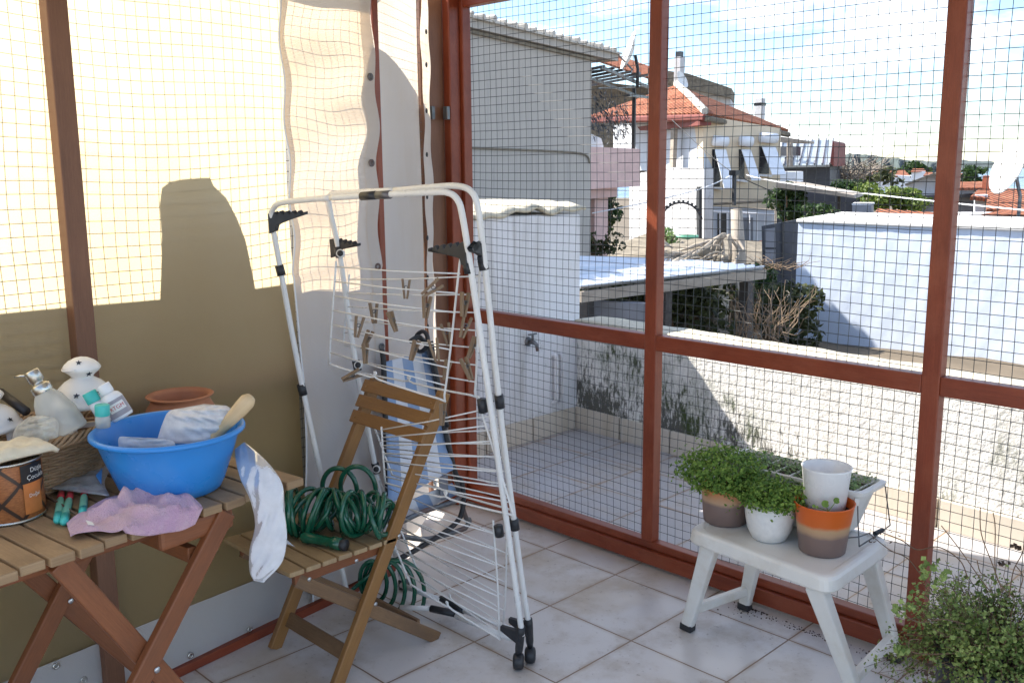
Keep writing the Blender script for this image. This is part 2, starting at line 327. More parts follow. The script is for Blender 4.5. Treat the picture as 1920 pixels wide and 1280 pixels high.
def mat_can():
    m, nt, out = newmat('can_picture')
    u = N(nt, 'ShaderNodeTexCoord'); s = N(nt, 'ShaderNodeSeparateXYZ'); nt.links.new(u.outputs['UV'], s.inputs[0])
    a = math_(nt, 'ADD', s.outputs[0], s.outputs[1]); b = math_(nt, 'SUBTRACT', s.outputs[0], s.outputs[1])
    fa = math_(nt, 'FRACT', math_(nt, 'MULTIPLY', a, 1/.085)); fb = math_(nt, 'FRACT', math_(nt, 'MULTIPLY', b, 1/.085))
    la = ramp(nt, fa, [(0, 1.0), (.12, 1.0), (.15, 0.0), (.9, 0.0), (1, .4)]); lb = ramp(nt, fb, [(0, 1.0), (.12, 1.0), (.15, 0.0), (.9, 0.0), (1, .4)])
    g = noise(nt, 30, 5, .6, 'UV', (3, 9, 1))
    c = ramp(nt, g, [(.3, (.22, .065, .02)), (.7, (.44, .16, .045))])
    c = mix(nt, math_(nt, 'MAXIMUM', la, lb), c, (.035, .018, .012))
    princ(nt, out, c, .35); return m
mat_can()
simple('can_orange', (.62, .20, .05), .35, .15, 30, .02); simple('can_black', (.015, .014, .014), .35, .1, 20, .02); simple('print_white', (.80, .78, .74), .5, .02, 20, 0); simple('print_red', (.55, .04, .05), .5, .02, 20, 0)
simple('label_grey', (.36, .33, .36), .4, .1, 20, .02)

# ------------------------------------------------------------------ mesh helpers
class MB:
    def __init__(s): s.v = []; s.f = []; s.uv = []; s.n = 0
    def add(s, vs, fs, uvs=None):
        o = len(s.v); s.v += [tuple(v) for v in vs]
        for i, f in enumerate(fs):
            s.f.append([o+k for k in f]); s.uv.append(uvs[i] if uvs else [(0, 0)]*len(f))
    def bar(s, p0, p1, w, h, up=(0, 0, 1), taper=1.0):
        """beam from p0 to p1, w across, h along 'up'"""
        p0, p1 = V(p0), V(p1); d = (p1-p0); L = d.length; d.normalize(); up = V(up)
        a = d.cross(up)
        if a.length < 1e-4: a = d.cross(V((1, 0, 0)))
        a.normalize(); b = a.cross(d); b.normalize()
        vs = []
        for p, k in ((p0, 1), (p1, taper)):
            for x, y in ((-1, -1), (1, -1), (1, 1), (-1, 1)): vs.append(p + a*(x*w/2*k) + b*(y*h/2*k))
        fs = [(0, 3, 2, 1), (4, 5, 6, 7), (0, 1, 5, 4), (1, 2, 6, 5), (2, 3, 7, 6), (3, 0, 4, 7)]
        ou, ov = random.uniform(0, 50), random.uniform(0, 50); uvs = []
        for i, f in enumerate(fs):
            if i < 2: uvs.append([(ou+x*.1, ov+y) for x, y in ((0, 0), (0, h), (w, h), (w, 0))])
            else:
                sz = w if i % 2 == 0 else h; off = ov + i*.37
                uvs.append([(ou, off), (ou, off+sz), (ou+L, off+sz), (ou+L, off)])
        s.add(vs, fs, uvs); return s
    def box(s, c, sx, sy, sz, rz=0):
        c = V(c); m = Matrix.Rotation(rz, 3, 'Z')
        return s.bar(c - m@V((sx/2, 0, 0)), c + m@V((sx/2, 0, 0)), sy, sz)
    def tube(s, pts, r, n=8, closed=False, caps=True):
        pts = [V(p) for p in pts]; m = len(pts); rs = r if isinstance(r, (list, tuple)) else [r]*m
        vs = []; up = None; L = 0; Ls = []
        for i, p in enumerate(pts):
            if closed: t = pts[(i+1) % m]-pts[i-1]
            else: t = pts[min(i+1, m-1)]-pts[max(i-1, 0)]
            if t.length < 1e-9: t = V((0, 0, 1))
            t.normalize()
            if up is None:
                up = V((0, 0, 1)) if abs(t.z) < .9 else V((1, 0, 0))
            a = up - t*up.dot(t)
            if a.length < 1e-5: a = t.orthogonal()
            a.normalize(); b = t.cross(a); up = a
            if i: L += (p-pts[i-1]).length
            Ls.append(L)
            for k in range(n):
                q = 2*pi*k/n; vs.append(p + (a*cos(q)+b*sin(q))*rs[i])
        fs = []; uv = []
        ou = random.uniform(0, 30)
        for i in range(m if closed else m-1):
            j = (i+1) % m
            for k in range(n):
                k2 = (k+1) % n; fs.append((i*n+k, i*n+k2, j*n+k2, j*n+k)); uv.append([(ou+Ls[i], k*.02), (ou+Ls[i], k*.02+.02), (ou+Ls[j], k*.02+.02), (ou+Ls[j], k*.02)])
        if caps and not closed:
            fs.append(tuple(range(n))[::-1]); uv.append([(0, 0)]*n); fs.append(tuple((m-1)*n+k for k in range(n))); uv.append([(0, 0)]*n)
        s.add(vs, fs, uv); return s
    def lathe(s, prof, M=None, n=32, cap=False):
        """prof = [(r, z), ...] round z, then moved by matrix M"""
        M = M or Matrix(); vs = []; fs = []; uv = []
        L = 0; Ls = [0]
        for i in range(1, len(prof)): L += sqrt((prof[i][0]-prof[i-1][0])**2+(prof[i][1]-prof[i-1][1])**2); Ls.append(L)
        rm = max(p[0] for p in prof)
        for r, z in prof:
            for k in range(n): q = 2*pi*k/n; vs.append(M@V((r*cos(q), r*sin(q), z)))
        for i in range(len(prof)-1):
            for k in range(n):
                k2 = (k+1) % n; fs.append((i*n+k, i*n+k2, (i+1)*n+k2, (i+1)*n+k))
                u0, u1 = 2*pi*rm*k/n, 2*pi*rm*(k+1)/n
                uv.append([(u0, Ls[i]), (u1, Ls[i]), (u1, Ls[i+1]), (u0, Ls[i+1])])
        s.add(vs, fs, uv); return s
    def prism(s, pts, ext):
        """closed outline (3-D, planar) pushed along ext"""
        pts = [V(p) for p in pts]; e = V(ext); n = len(pts); vs = pts + [p+e for p in pts]
        nrm = V((0, 0, 0))
        for i in range(n): nrm += pts[i].cross(pts[(i+1) % n])
        fl = nrm.dot(e) > 0
        fs = [tuple(range(n)), tuple(range(n, 2*n))[::-1]] + [(i, i+n, (i+1) % n+n, (i+1) % n) for i in range(n)]
        if fl: fs = [f[::-1] for f in fs]
        ax = (pts[1]-pts[0]).normalized(); ay = nrm.normalized().cross(ax) if nrm.length > 0 else V((0, 0, 1))
        uvs = [[((vs[k]-pts[0]).dot(ax), (vs[k]-pts[0]).dot(ay)) for k in f] for f in fs]
        s.add(vs, fs, uvs); return s
    def sheet(s, fn, nu, nv, su=1, sv=1):
        vs = [fn(i/nu, j/nv) for j in range(nv+1) for i in range(nu+1)]; fs = []; uv = []
        for j in range(nv):
            for i in range(nu):
                a = j*(nu+1)+i; fs.append((a, a+1, a+nu+2, a+nu+1))
                uv.append([(i/nu*su, j/nv*sv), ((i+1)/nu*su, j/nv*sv), ((i+1)/nu*su, (j+1)/nv*sv), (i/nu*su, (j+1)/nv*sv)])
        s.add(vs, fs, uv); return s
    def quad(s, a, b, c, d, uv=None):
        a, b, c, d = V(a), V(b), V(c), V(d); w = (b-a).length; h = (d-a).length
        s.add([a, b, c, d], [(0, 1, 2, 3)], [uv or [(0, 0), (w, 0), (w, h), (0, h)]]); return s
    def build(s, name, mat, parent=None, smooth=False, bevel=0, solid=0, loc=None, sub=0, kind=None):
        me = bpy.data.meshes.new(name)
        off = V(loc) if loc is not None else (parent_world(parent) if parent is not None else V((0, 0, 0)))
        me.from_pydata([(v[0]-off.x, v[1]-off.y, v[2]-off.z) for v in s.v], [], s.f)
        ul = me.uv_layers.new(name='UVMap')
        flat = [c for u in s.uv for p in u for c in p]
        ul.data.foreach_set('uv', flat)
        ms = mat if isinstance(mat, (list, tuple)) else [mat]
        for q in ms: me.materials.append(MATS[q])
        if smooth: me.polygons.foreach_set('use_smooth', [True]*len(me.polygons))
        me.update()
        o = bpy.data.objects.new(name, me); col.objects.link(o)
        if parent is not None: o.parent = parent; o.location = off-parent_world(parent)
        else: o.location = off
        if solid: q = o.modifiers.new('solid', 'SOLIDIFY'); q.thickness = solid; q.offset = 0
        if bevel: q = o.modifiers.new('bevel', 'BEVEL'); q.width = bevel; q.segments = 2; q.limit_method = 'ANGLE'
        if sub: q = o.modifiers.new('sub', 'SUBSURF'); q.levels = sub; q.render_levels = sub
        if kind: o['kind'] = kind
        return o
def parent_world(o):
    p = V((0, 0, 0))
    while o is not None: p = p+o.location; o = o.parent
    return p
def tag(o, label=None, cat=None, group=None, kind=None):
    if label: o['label'] = label
    if cat: o['category'] = cat
    if group: o['group'] = group
    if kind: o['kind'] = kind
    return o
def thing(name, label, cat, loc, group=None):
    o = bpy.data.objects.new(name, None); col.objects.link(o); o.location = loc; o.empty_display_size = .1
    return tag(o, label, cat, group)
def smooth_path(pts, n=6, closed=False):
    pts = [V(p) for p in pts]; m = len(pts); out = []
    rngm = m if closed else m-1
    for i in range(rngm):
        p0 = pts[(i-1) % m] if closed else pts[max(i-1, 0)]; p1 = pts[i]; p2 = pts[(i+1) % m]; p3 = pts[(i+2) % m] if closed else pts[min(i+2, m-1)]
        for k in range(n):
            t = k/n; out.append(.5*((2*p1)+(p2-p0)*t+(2*p0-5*p1+4*p2-p3)*t*t+(3*p1-p0-3*p2+p3)*t**3))
    if not closed: out.append(pts[-1])
    return out
def wob(x, y, s=0): return (sin(x*1.7+s)+sin(y*2.3+1.3*s+.7*x)+sin(x*3.1-y*1.9+s*.5))/3
def screw(p, n, r, parent, mat='metal_screw', name='screw'):
    n = V(n).normalized(); M = Matrix.Translation(V(p)) @ n.to_track_quat('Z', 'Y').to_matrix().to_4x4()
    return MB().lathe([(r, -.001), (r, .001), (r*.7, .0025), (0.0001, .003)], M, 12).build(name, mat, parent, smooth=True)
def leaves(center_fn, n, size, mat, name, parent, flat=.35, aspect=1.5, tri=False):
    """n leaf-sized faces; center_fn(i) -> (point, outward dir)"""
    vs = []; fs = []
    for i in range(n):
        p, d = center_fn(i); d = V(d)+V((random.gauss(0, 1), random.gauss(0, 1), random.gauss(0, 1)+flat))*.7
        if d.length < 1e-6: d = V((0, 0, 1))
        d.normalize(); a = d.orthogonal().normalized(); a.rotate(Matrix.Rotation(random.uniform(0, 6.28), 3, d)); b = d.cross(a)
        w = size*random.uniform(.6, 1.35); l = w*aspect
        o = len(vs); p = V(p)
        if tri: vs += [p-a*w*.5, p+a*w*.5, p+b*l+d*w*.15]; fs.append((o, o+1, o+2))
        else:
            vs += [p-b*l*.5, p+a*w*.5-d*w*.12, p+b*l*.5, p-a*w*.5-d*w*.12]; fs.append((o, o+1, o+2, o+3))
    m = MB(); m.add(vs, fs); return m.build(name, mat, parent)

# ================================================================== SETTING
def structure(mb, name, mat, **k): return tag(mb.build(name, mat, **k), kind='structure')
fl = MB(); fl.quad((-1.6, -6, 0), (7, -6, 0), (7, .19, 0), (-1.6, .19, 0)); structure(fl, 'floor', 'floor_tile')
fl = MB(); fl.quad((-1.6, .19, 0), (7, .19, 0), (7, 1.75, 0), (-1.6, 1.75, 0)); structure(fl, 'outer_floor', 'outer_tile_shaded')
sb = MB(); sb.bar((-3.2, -2.2, -2.3), (7, -2.2, -2.3), 7.9, 4.55); structure(sb, 'terrace_slab', 'concrete')
# flat roof over the terrace (above the frame): shades it and the strip of tiles outside
rf = MB(); rf.prism([lwp(-1.3, 2.47, -.2), lwp(1.05, 2.47, -.2), (-1.0, .27, 2.47), (4.2, .27, 2.47), (4.2, -2.1, 2.47)], (0, 0, .14)); structure(rf, 'ceiling', 'ceiling_white')

# ground outside: yard falling away towards the sea
def gh(x, y):
    d = sqrt((x-CAM.x)**2+(y-CAM.y)**2)
    z = np.interp(d, [0, 8, 16, 30, 40, 60, 120, 400, 900, 20000], [-1.1, -1.1, -1.25, -1.35, -2.0, -4.5, -8, -23, -26.5, -27])
    return z + (wob(x*.9, y*.9)*.10 if d < 60 else 0)
gr = MB(); Rs = [0.5, 3, 5, 7, 9, 11, 13, 15, 17, 19, 21, 23, 26, 29, 33, 37, 42, 50, 65, 90, 130, 200, 300, 420, 600, 900]
def gfn(u, v):
    r = Rs[int(round(v*(len(Rs)-1)))]; a = u*2*pi; x, y = CAM.x+r*cos(a), CAM.y+r*sin(a); return (x, y, gh(x, y))
gr.sheet(gfn, 96, len(Rs)-1); structure(gr, 'ground', 'earth', smooth=True)
se = MB(); se.prism([(9000*cos(a), 9000*sin(a), -26) for a in [k*pi/24 for k in range(48)]], (0, 0, -.5)); structure(se, 'sea', 'sea_water')
# hills on the far shore: ridge given by bearing (px) and height above the horizon (px)
def hill(name, pts, D, thick):
    m = MB(); n = 70; xs = np.linspace(pts[0][0], pts[-1][0], n); hs = np.interp(xs, [p[0] for p in pts], [p[1] for p in pts])
    rows = []
    for k, (dd, hf) in enumerate([(0, -.02), (thick*.25, .45), (thick*.5, .85), (thick*.7, 1), (thick, .6)]):
        rows.append([])
        for i, px in enumerate(xs):
            d = ray(px, 640); d = V((d.x, d.y, 0)).normalized(); p = CAM + d*(D+dd+60*sin(i*.9+k)); z = -27 + (hs[i]+sin(i*1.7)*.5+sin(i*.6))/FPX*D*hf*1.02+27*hf
            rows[-1].append((p.x, p.y, z))
    vs = [p for r in rows for p in r]; fs = [(k*n+i, k*n+i+1, (k+1)*n+i+1, (k+1)*n+i) for k in range(4) for i in range(n-1)]
    m.add(vs, fs); return structure(m, name, 'far_hill', smooth=True)
hill('hill', [(1480, 0), (1530, 14), (1590, 20), (1650, 10), (1720, 3), (1760, -4)], 1300, 300)
hill('hills', [(1690, -2), (1740, 4), (1800, 3), (1860, -3), (1920, 2), (2100, 6)], 4200, 900)

# ================================================================== RIGHT WALL: red screen frame with wire mesh
YW = .162
sf = thing('screen_frame', 'red painted screen frame with wire mesh panels facing the outer terrace', 'screen', (0.4, YW, 0))
PX = [(-.742, -.678), (.405, .462), (1.54, 1.60), (2.72, 2.78)]
for i, (a, b) in enumerate(PX): MB().bar(((a+b)/2, YW+.026, 0.112), ((a+b)/2, YW+.026, 2.465), b-a, .052, up=(0, 1, 0)).build('post', 'red_frame', sf, bevel=.004)
for i in range(3):
    a, b = PX[i][1], PX[i+1][0]
    MB().bar((a, YW+.027, .968), (b, YW+.027, .968), .05, .064).build('mid_rail', 'red_frame', sf, bevel=.004)
m = MB(); m.bar((-.742, YW+.03, .095), (3.2, YW+.03, .095), .05, .034); m.bar((-.742, YW+.022, .046), (3.2, YW+.022, .046), .07, .062); m.build('bottom_rail', 'red_frame', sf, bevel=.004)
MB().bar((-.742, YW+.026, 2.44), (3.2, YW+.026, 2.44), .05, .06).build('top_rail', 'red_frame', sf, bevel=.004)
def mesh_panel(f, u0, u1, z0, z1, pitch, r, parent, seed, amp=.003):
    m = MB(); rr = random.Random(seed); s1, s2 = rr.uniform(0, 6), rr.uniform(0, 6)
    u = u0+pitch*rr.uniform(.2, .8)
    while u < u1:
        pts = []; du = rr.uniform(-1, 1)*.002
        for k in range(13):
            z = z0+(z1-z0)*k/12; pts.append(f(u+du+amp*sin(z*4+s1+u)+amp*.6*sin(z*9+u*3), z, .0012*(k % 2)+amp*sin(u*2.3+s2+z*2)))
        m.tube(pts, r, 4, caps=False); u += pitch
    z = z0+pitch*rr.uniform(.2, .8)
    while z < z1:
        nn = max(6, int((u1-u0)/.12)); pts = []; dz = rr.uniform(-1, 1)*.002
        for k in range(nn+1):
            q = u0+(u1-u0)*k/nn; pts.append(f(q, z+dz+amp*1.3*sin(q*3.1+s2)+amp*.6*sin(q*7+z*5), amp*sin(q*2.3+s2+z*2)))
        m.tube(pts, r, 4, caps=False); z += pitch
    return m.build('wire_mesh', 'wire_dark', parent)
for i in range(3):
    a, b = PX[i][1]-.01, PX[i+1][0]+.01
    mesh_panel(lambda u, z, o: V((u, YW+.046+o, z)), a, b, .995, 2.43, .0382, .00118, sf, i+1)
    mesh_panel(lambda u, z, o: V((u, YW+.046+o, z)), a, b, .105, .942, .0382, .00118, sf, i+11)

# ================================================================== LEFT WALL: timber frame, tarps
tf = thing('timber_frame', 'brown timber frame behind and beside the cream tarp wall', 'frame', lwp(-.9, 0))
tp = (lw(88, 0)-LW0).dot(LWD)
MB().bar(lwp(tp-.003, 0.03, .026), lwp(tp+.004, 2.465, .026), .062, .046, up=LWN).build('post', 'brown_frame', tf, bevel=.004)
MB().bar(lwp(-3.2, .95, -.035), lwp(.38, .95, -.035), .03, .05).build('rail', 'brown_frame', tf)
MB().bar(lwp(-3.2, .017, .012), lwp(.33, .017, .012), .05, .034).build('sill', 'red_frame', tf, bevel=.003)
MB().bar(lwp(.36, 0, .002), lwp(.36, 2.465, .002), .03, .03, up=LWN).build('post', 'red_frame', tf, bevel=.003)
S3A = V((-.318, -.615, 0)); S3B = V((-.722, -.03, 0)); S3D = (S3B-S3A).normalized(); S3N = V((S3D.y, -S3D.x, 0)); S3L = (S3B-S3A).length
def s3(t, z, off=0): return S3A + S3D*t + S3N*off + V((0, 0, z))
def s3px(px, py, off=0): return onpl(px, py, S3A+S3N*off, S3N)
MB().bar((-.775, .028, 0), (-.775, .028, 2.465), .075, .135, up=(0, 1, 0)).build('post', 'brown_frame', tf, bevel=.01)
MB().bar((-.722, .128, 0), (-.722, .128, 2.465), .05, .066, up=(0, 1, 0)).build('post', 'red_frame', tf, bevel=.006)
for dx in (0, .05): MB().box((-.735+dx*.6, .012+dx*1.3, 1.93), .03, .02, .06).build('hinge', 'dull_tube', tf, bevel=.003)
mesh_panel(lambda u, z, o: lwp(u, z, -.012+o*.6), -3.2, .34, .98, 2.46, .0385, .00115, tf, 31, .007)
mesh_panel(lambda u, z, o: lwp(u, z, -.012+o*.6), -3.2, .34, .05, .93, .0385, .0014, tf, 32, .007)
mesh_panel(lambda u, z, o: s3(u, z, -.02+o*.6), .02, S3L-.02, .05, 2.46, .0385, .00105, tf, 33, .004)

ta = thing('tarp', 'large cream tarp wall behind the table, glowing where the sun strikes it', 'tarp', lwp(-1, 0))
def tfn(u, v):
    t = -3.2+3.115*u; z = .2+2.26*v; return lwp(t, z, .004*sin(t*5+z*3)+.004*sin(z*7+t*2))
MB().sheet(tfn, 80, 60).build('sheet', 'tarp_cream', ta, smooth=True)
def bfn(u, v):
    t = -3.2+3.65*u; z = .036+.19*v; return lwp(t, z+.006*sin(t*4), .016+.005*sin(t*6+v*2))
MB().sheet(bfn, 60, 6).build('lower_band', 'tarp_white', ta, smooth=True)
for px, py in ((357, 1228), (468, 1179), (105, 1247), (157, 1273)):
    p = lw(px, py, .022)
    MB().lathe([(.011, 0), (.011, .003), (.006, .004), (.006, 0)], Matrix.Translation(p) @ LWN.to_track_quat('Z', 'Y').to_matrix().to_4x4(), 14).build('eyelet', 'steel', ta, smooth=True)

tfl = thing('tarp_flap', 'wrinkled white tarp flap hanging over the cream tarp, with an eyelet hem', 'tarp', lwp(.1, 0))
FT = [(2.46, -.115, .318), (2.2, -.113, .312), (1.9, -.110, .325), (1.6, -.108, .318), (1.3, -.112, .327), (1.0, -.100, .33), (.7, -.095, .325), (.4, -.11, .33), (.05, -.10, .335)]
def flz(z): zs = [f[0] for f in FT][::-1]; return np.interp(z, zs, [f[1] for f in FT][::-1])+.003*sin(z*9), np.interp(z, zs, [f[2] for f in FT][::-1])+.003*sin(z*7+1)
def ffn(u, v, o=0):
    z = .05+2.41*v; a, b = flz(z); t = a+(b-a)*u
    w = .016*sin(z*11+u*1.2+.8*sin(z*3))*(.55+.3*u)*(1 if z > 1.2 else .3)*(1-.88*u**4)*(1-.8*(1-u)**5)+.006*sin(z*31+u*2)*(1 if z > 1.3 else .2)*u*(1-.7*u**5)+.009*sin(z*23-u*3)*(1 if z > 1.3 else .2)+.006*sin(u*9+z*2)
    return lwp(t, z-.03*(1-u)*(z > 1)*0, .034+w+o)
MB().sheet(ffn, 30, 150).build('sheet', 'tarp_peach', tfl, smooth=True)
MB().sheet(lambda u, v: ffn(.885+.125*u, v, .005), 4, 150).build('hem', 'tarp_white', tfl, smooth=True)
MB().tube([ffn(0, k/120, .003) for k in range(121)], .0035, 6).build('edge_cord', 'awning_white', tfl, smooth=True)
for z in (2.32, 2.02, 1.70, 1.30, .98, .62):
    a = ffn(.95, (z-.05)/2.41, .009)
    MB().lathe([(.0145, 0), (.0145, .004), (.008, .005), (.008, -.002), (.0001, -.002)], Matrix.Translation(a) @ LWN.to_track_quat('Z', 'Y').to_matrix().to_4x4(), 16).build('eyelet', 'dull_tube', tfl, smooth=True)

tc3 = thing('corner_tarp', 'narrow white tarp in the corner beside the post, half sunlit along a curved shadow', 'tarp', s3(.3, 0))
MB().sheet(lambda u, v: s3(-.02+u*(S3L-.1), .03+2.43*v, .004*sin(v*9+u*3)), 16, 60).build('sheet', 'tarp_white', tc3, smooth=True)
MB().sheet(lambda u, v: s3(S3L-.125+u*.125+.004*sin(v*20), .03+2.43*v, .02+.004*sin(v*26+u*4)+.003*sin(v*60)), 6, 90).build('hem', 'tarp_white', tc3, smooth=True)
for py in (60, 122, 208, 290, 369, 446, 520, 612):
    p = s3px(798+py*.006, py, .036)
    MB().lathe([(.011, 0), (.011, .004), (.006, .005), (.006, -.002), (.0001, -.002)], Matrix.Translation(p) @ S3N.to_track_quat('Z', 'Y').to_matrix().to_4x4(), 14).build('eyelet', 'black_metal', tc3, smooth=True)

# neighbour's wall just outside the tarps, and added unseen casters cut to the shadow outlines (they throw the shadows seen on the cloth)
dS = .5
nb = MB(); a = lwp(-3.4, 0, -.36); b = lwp(.36, 0, -.36)
nb.prism([lwp(-3.4, -1.2, -.06), lwp(.36, -1.2, -.06), lwp(.36, .925, -.06), lwp(-3.4, .925, -.06)], LWN*-.298)  # unseen lower step, added close behind the tarp to darken its foot
nb.prism([lwp(-3.4, -1.2, -.36), lwp(.40, -1.2, -.36), lwp(.40, 1.60, -.36), lwp(-3.4, 1.66, -.36)], LWN*-.22)
tag(nb.build('garden_wall', 'concrete'), 'low white wall behind the tarps that shades their lower half', 'wall')
ch = MB(); OUT = [(297, 560), (301, 440), (298, 385), (303, 352), (318, 341), (340, 337), (375, 335), (395, 335), (402, 350), (425, 372), (445, 410), (460, 450), (465, 475), (460, 490), (458, 560)]
ch.prism([lw(x, y)+SUN*dS for x, y in OUT], LWN*-.12+V((0, 0, -.05)))  # this chimney is an added unseen block, outline traced from its shadow
tag(ch.build('chimney', 'white_plaster'), 'flat topped shadow caster added behind the cream tarp, showing only as a shadow', 'chimney')
gt = MB(); OUT = [(690, 78), (706, 88), (722, 98), (740, 116), (757, 137), (770, 157), (782, 176), (800, 214), (806, 300), (806, 960), (690, 960)]
gt.prism([s3px(x, y)+SUN*.45 for x, y in OUT], -S3N*.06+V((0, 0, -.03)))  # unseen slab shaped to the curved shadow edge, shifted towards the sun
tag(gt.build('curved_caster', 'white_plaster'), 'curved top shadow caster added behind the corner tarp, showing only as a shadow', 'gate')

# ================================================================== OUTER TERRACE
BX = -1.25
bk = thing('wall_block', 'tall weathered white wall block at the left end of the outer terrace', 'wall', (BX-.6, 1.0, 0))
MB().prism([(BX, .0, 0), (BX, 1.66, 0), (BX, 1.66, 1.385), (BX, 1.1, 1.395), (BX, .6, 1.40), (BX, .0, 1.40)], (-1.5, 0, 0)).build('wall', 'block_plaster', bk, bevel=.02)
def copf(u, v):
    y = -.05+1.74*u; x = BX+.015-1.5*v; return (x, y, 1.405+.02*v*8*(v < .12)+.012*sin(y*13)+.01*sin(y*31+v*9)+(.035*max(0, 1-abs(y-1.25)/.16))+.03*min(v*6, 1))
MB().sheet(copf, 50, 24).build('coping', 'coping_cement', bk, smooth=True, solid=.02)
pdir = V((.998, -.060, 0)).normalized(); pn = V((-pdir.y, pdir.x, 0)); P0 = V((-1.25, 1.617, 0))
pr = thing('parapet_wall', 'low rough white parapet wall with black mould, half in shadow', 'wall', (0.6, 1.6, 0))
MB().prism([P0, P0+pdir*6.5, P0+pdir*6.5+V((0, 0, .69)), P0+V((0, 0, .69))], pn*.215).build('wall', 'parapet_plaster', pr, bevel=.012)
MB().sheet(lambda u, v: P0+pdir*(u*6.5)+pn*(-.012+.24*v)+V((0, 0, .70+.002*sin(u*60)+.002*sin(u*140+v*5))), 160, 4).build('coping', 'coping_cement', pr, smooth=True, solid=.022)
kb = thing('kerb', 'row of beige kerb tiles along the foot of the outer walls', 'kerb', (0, 1.55, 0))
m = MB(); x = 0
while x < 6.2:
    a = P0+pdir*(x+.006)-pn*.012; b = P0+pdir*(x+.394)-pn*.012; m.bar(a+V((0, 0, .07)), b+V((0, 0, .07)), .022, .14); x += .4
y = 1.59
while y > .1: m.bar((BX+.013, y-.006, .07), (BX+.013, y-.394, .07), .022, .14); y -= .4
m.build('tile_row', 'kerb_tile', kb, bevel=.003)
MB().prism([(BX-.02, .0, 0), (BX-.02, .215, 0), (BX-.02, .215, 4.2), (BX-.02, .0, 4.2)], (-.5, 0, 0)).build('shade_pier', 'block_plaster', bk, bevel=.01)  # unseen tall piece added to keep sun off the outer tiles
# tap and pipes on the block
p = onx(990, 640, BX)
tpm = thing('garden_tap', 'old dark garden tap sticking out of the white wall block', 'tap', p)
MB().tube([p, p+V((.05, 0, 0)), p+V((.075, 0, -.012)), p+V((.08, 0, -.05))], [.014, .014, .012, .010], 10).build('spout', 'dull_tube', tpm, smooth=True)
MB().tube([p+V((.04, 0, .005)), p+V((.04, 0, .045))], .008, 8).build('stem', 'dull_tube', tpm, smooth=True)
MB().bar(p+V((.04, -.035, .05)), p+V((.04, .035, .05)), .014, .01).build('handle', 'dull_tube', tpm, bevel=.003)
MB().lathe([(.03, 0), (.028, .006), (.014, .01)], Matrix.Translation(p) @ Matrix.Rotation(pi/2, 4, 'Y'), 16).build('collar', 'dull_tube', tpm, smooth=True)
q0, q1 = onx(1043, 668, BX+.03), onx(1043, 755, BX+.03)
pp = thing('drain_pipe', 'pale plastic pipe looping out of the white wall block beside the parapet', 'pipe', q1)
for k, dy in enumerate((0, .055)):
    d = V((0, dy, 0)); MB().tube(smooth_path([q0+d+V((-.05, 0, 0)), q0+d+V((-.01, 0, .005)), q0+d+V((0, 0, -.02)), (q0+q1)/2+d, q1+d+V((0, 0, .02)), q1+d+V((-.03, 0, 0))]), .014, 10).build('pipe', 'block_plaster', pp, smooth=True)
# ================================================================== BUILDINGS AND GARDEN BEYOND
def face(px, p, n, depth_, name, mat, parent, **k):
    """vertical (or any) plane through p with normal n: outline in photo pixels, pushed away by depth_"""
    n = V(n).normalized(); pts = [onpl(x, y, p, n) for x, y in px]
    if n.dot(CAM-V(p)) < 0: n = -n
    m = MB(); m.prism(pts, -n*depth_); return m.build(name, mat, parent, **k)
# ---- grey neighbour with pink balcony
GE = V((-.26, .966, 0)).normalized(); GN = V((GE.y, -GE.x, 0)); GP = at(1108, 300, 19.5)
gb = thing('grey_house', 'tall plain grey plastered house with a shallow roof and pink balcony', 'house', (GP.x-2, GP.y-2, -1.3))
def g(t, z, o=0): return V((GP.x, GP.y, 0))+GE*t+GN*o+V((0, 0, z))
MB().prism([g(-9, -1.6), g(0, -1.6), g(0, 3.80), g(-9, 3.86)], GN*-7).build('wall', 'grey_building_plaster', gb)
MB().prism([g(-9.2, 3.80, .02), g(.06, 3.73, .02), g(.06, 3.78, .02), g(-9.2, 3.85, .02)], GN*.05).build('cornice', 'stone_old', gb)
m = MB()
m.prism([g(-9.4, 3.86, .14), g(1.0, 3.80, .14), g(1.0, 3.93, .14), g(-9.4, 4.00, .14)], GN*-7.4); m.build('eave', 'grey_building_plaster', gb)
m = MB()
for k in range(11): m.prism([g(-9.4+.95*k, 4.03-.006*k, .22), g(-9.4+.95*k+.9, 4.025-.006*k, .22), g(-9.4+.95*k+.9, 3.99-.006*k, .22), g(-9.4+.95*k, 3.995-.006*k, .22)], GN*-7.5)
for k in range(30): m.tube([g(-9.2+.34*k, 4.05-.002*k, .24), g(-9.2+.34*k, 4.10-.002*k, -3)], .045 if k % 3 else .07, 6)
m.build('roof', 'pale_roof_edge', gb)
MB().tube(smooth_path([g(-8, 2.02, .03), g(-5, 1.98, .03), g(-2, 1.95, .03), g(-.4, 1.90, .03), g(-.12, 1.72, .03)]), .018, 6).build('cable', 'stone_old', gb)
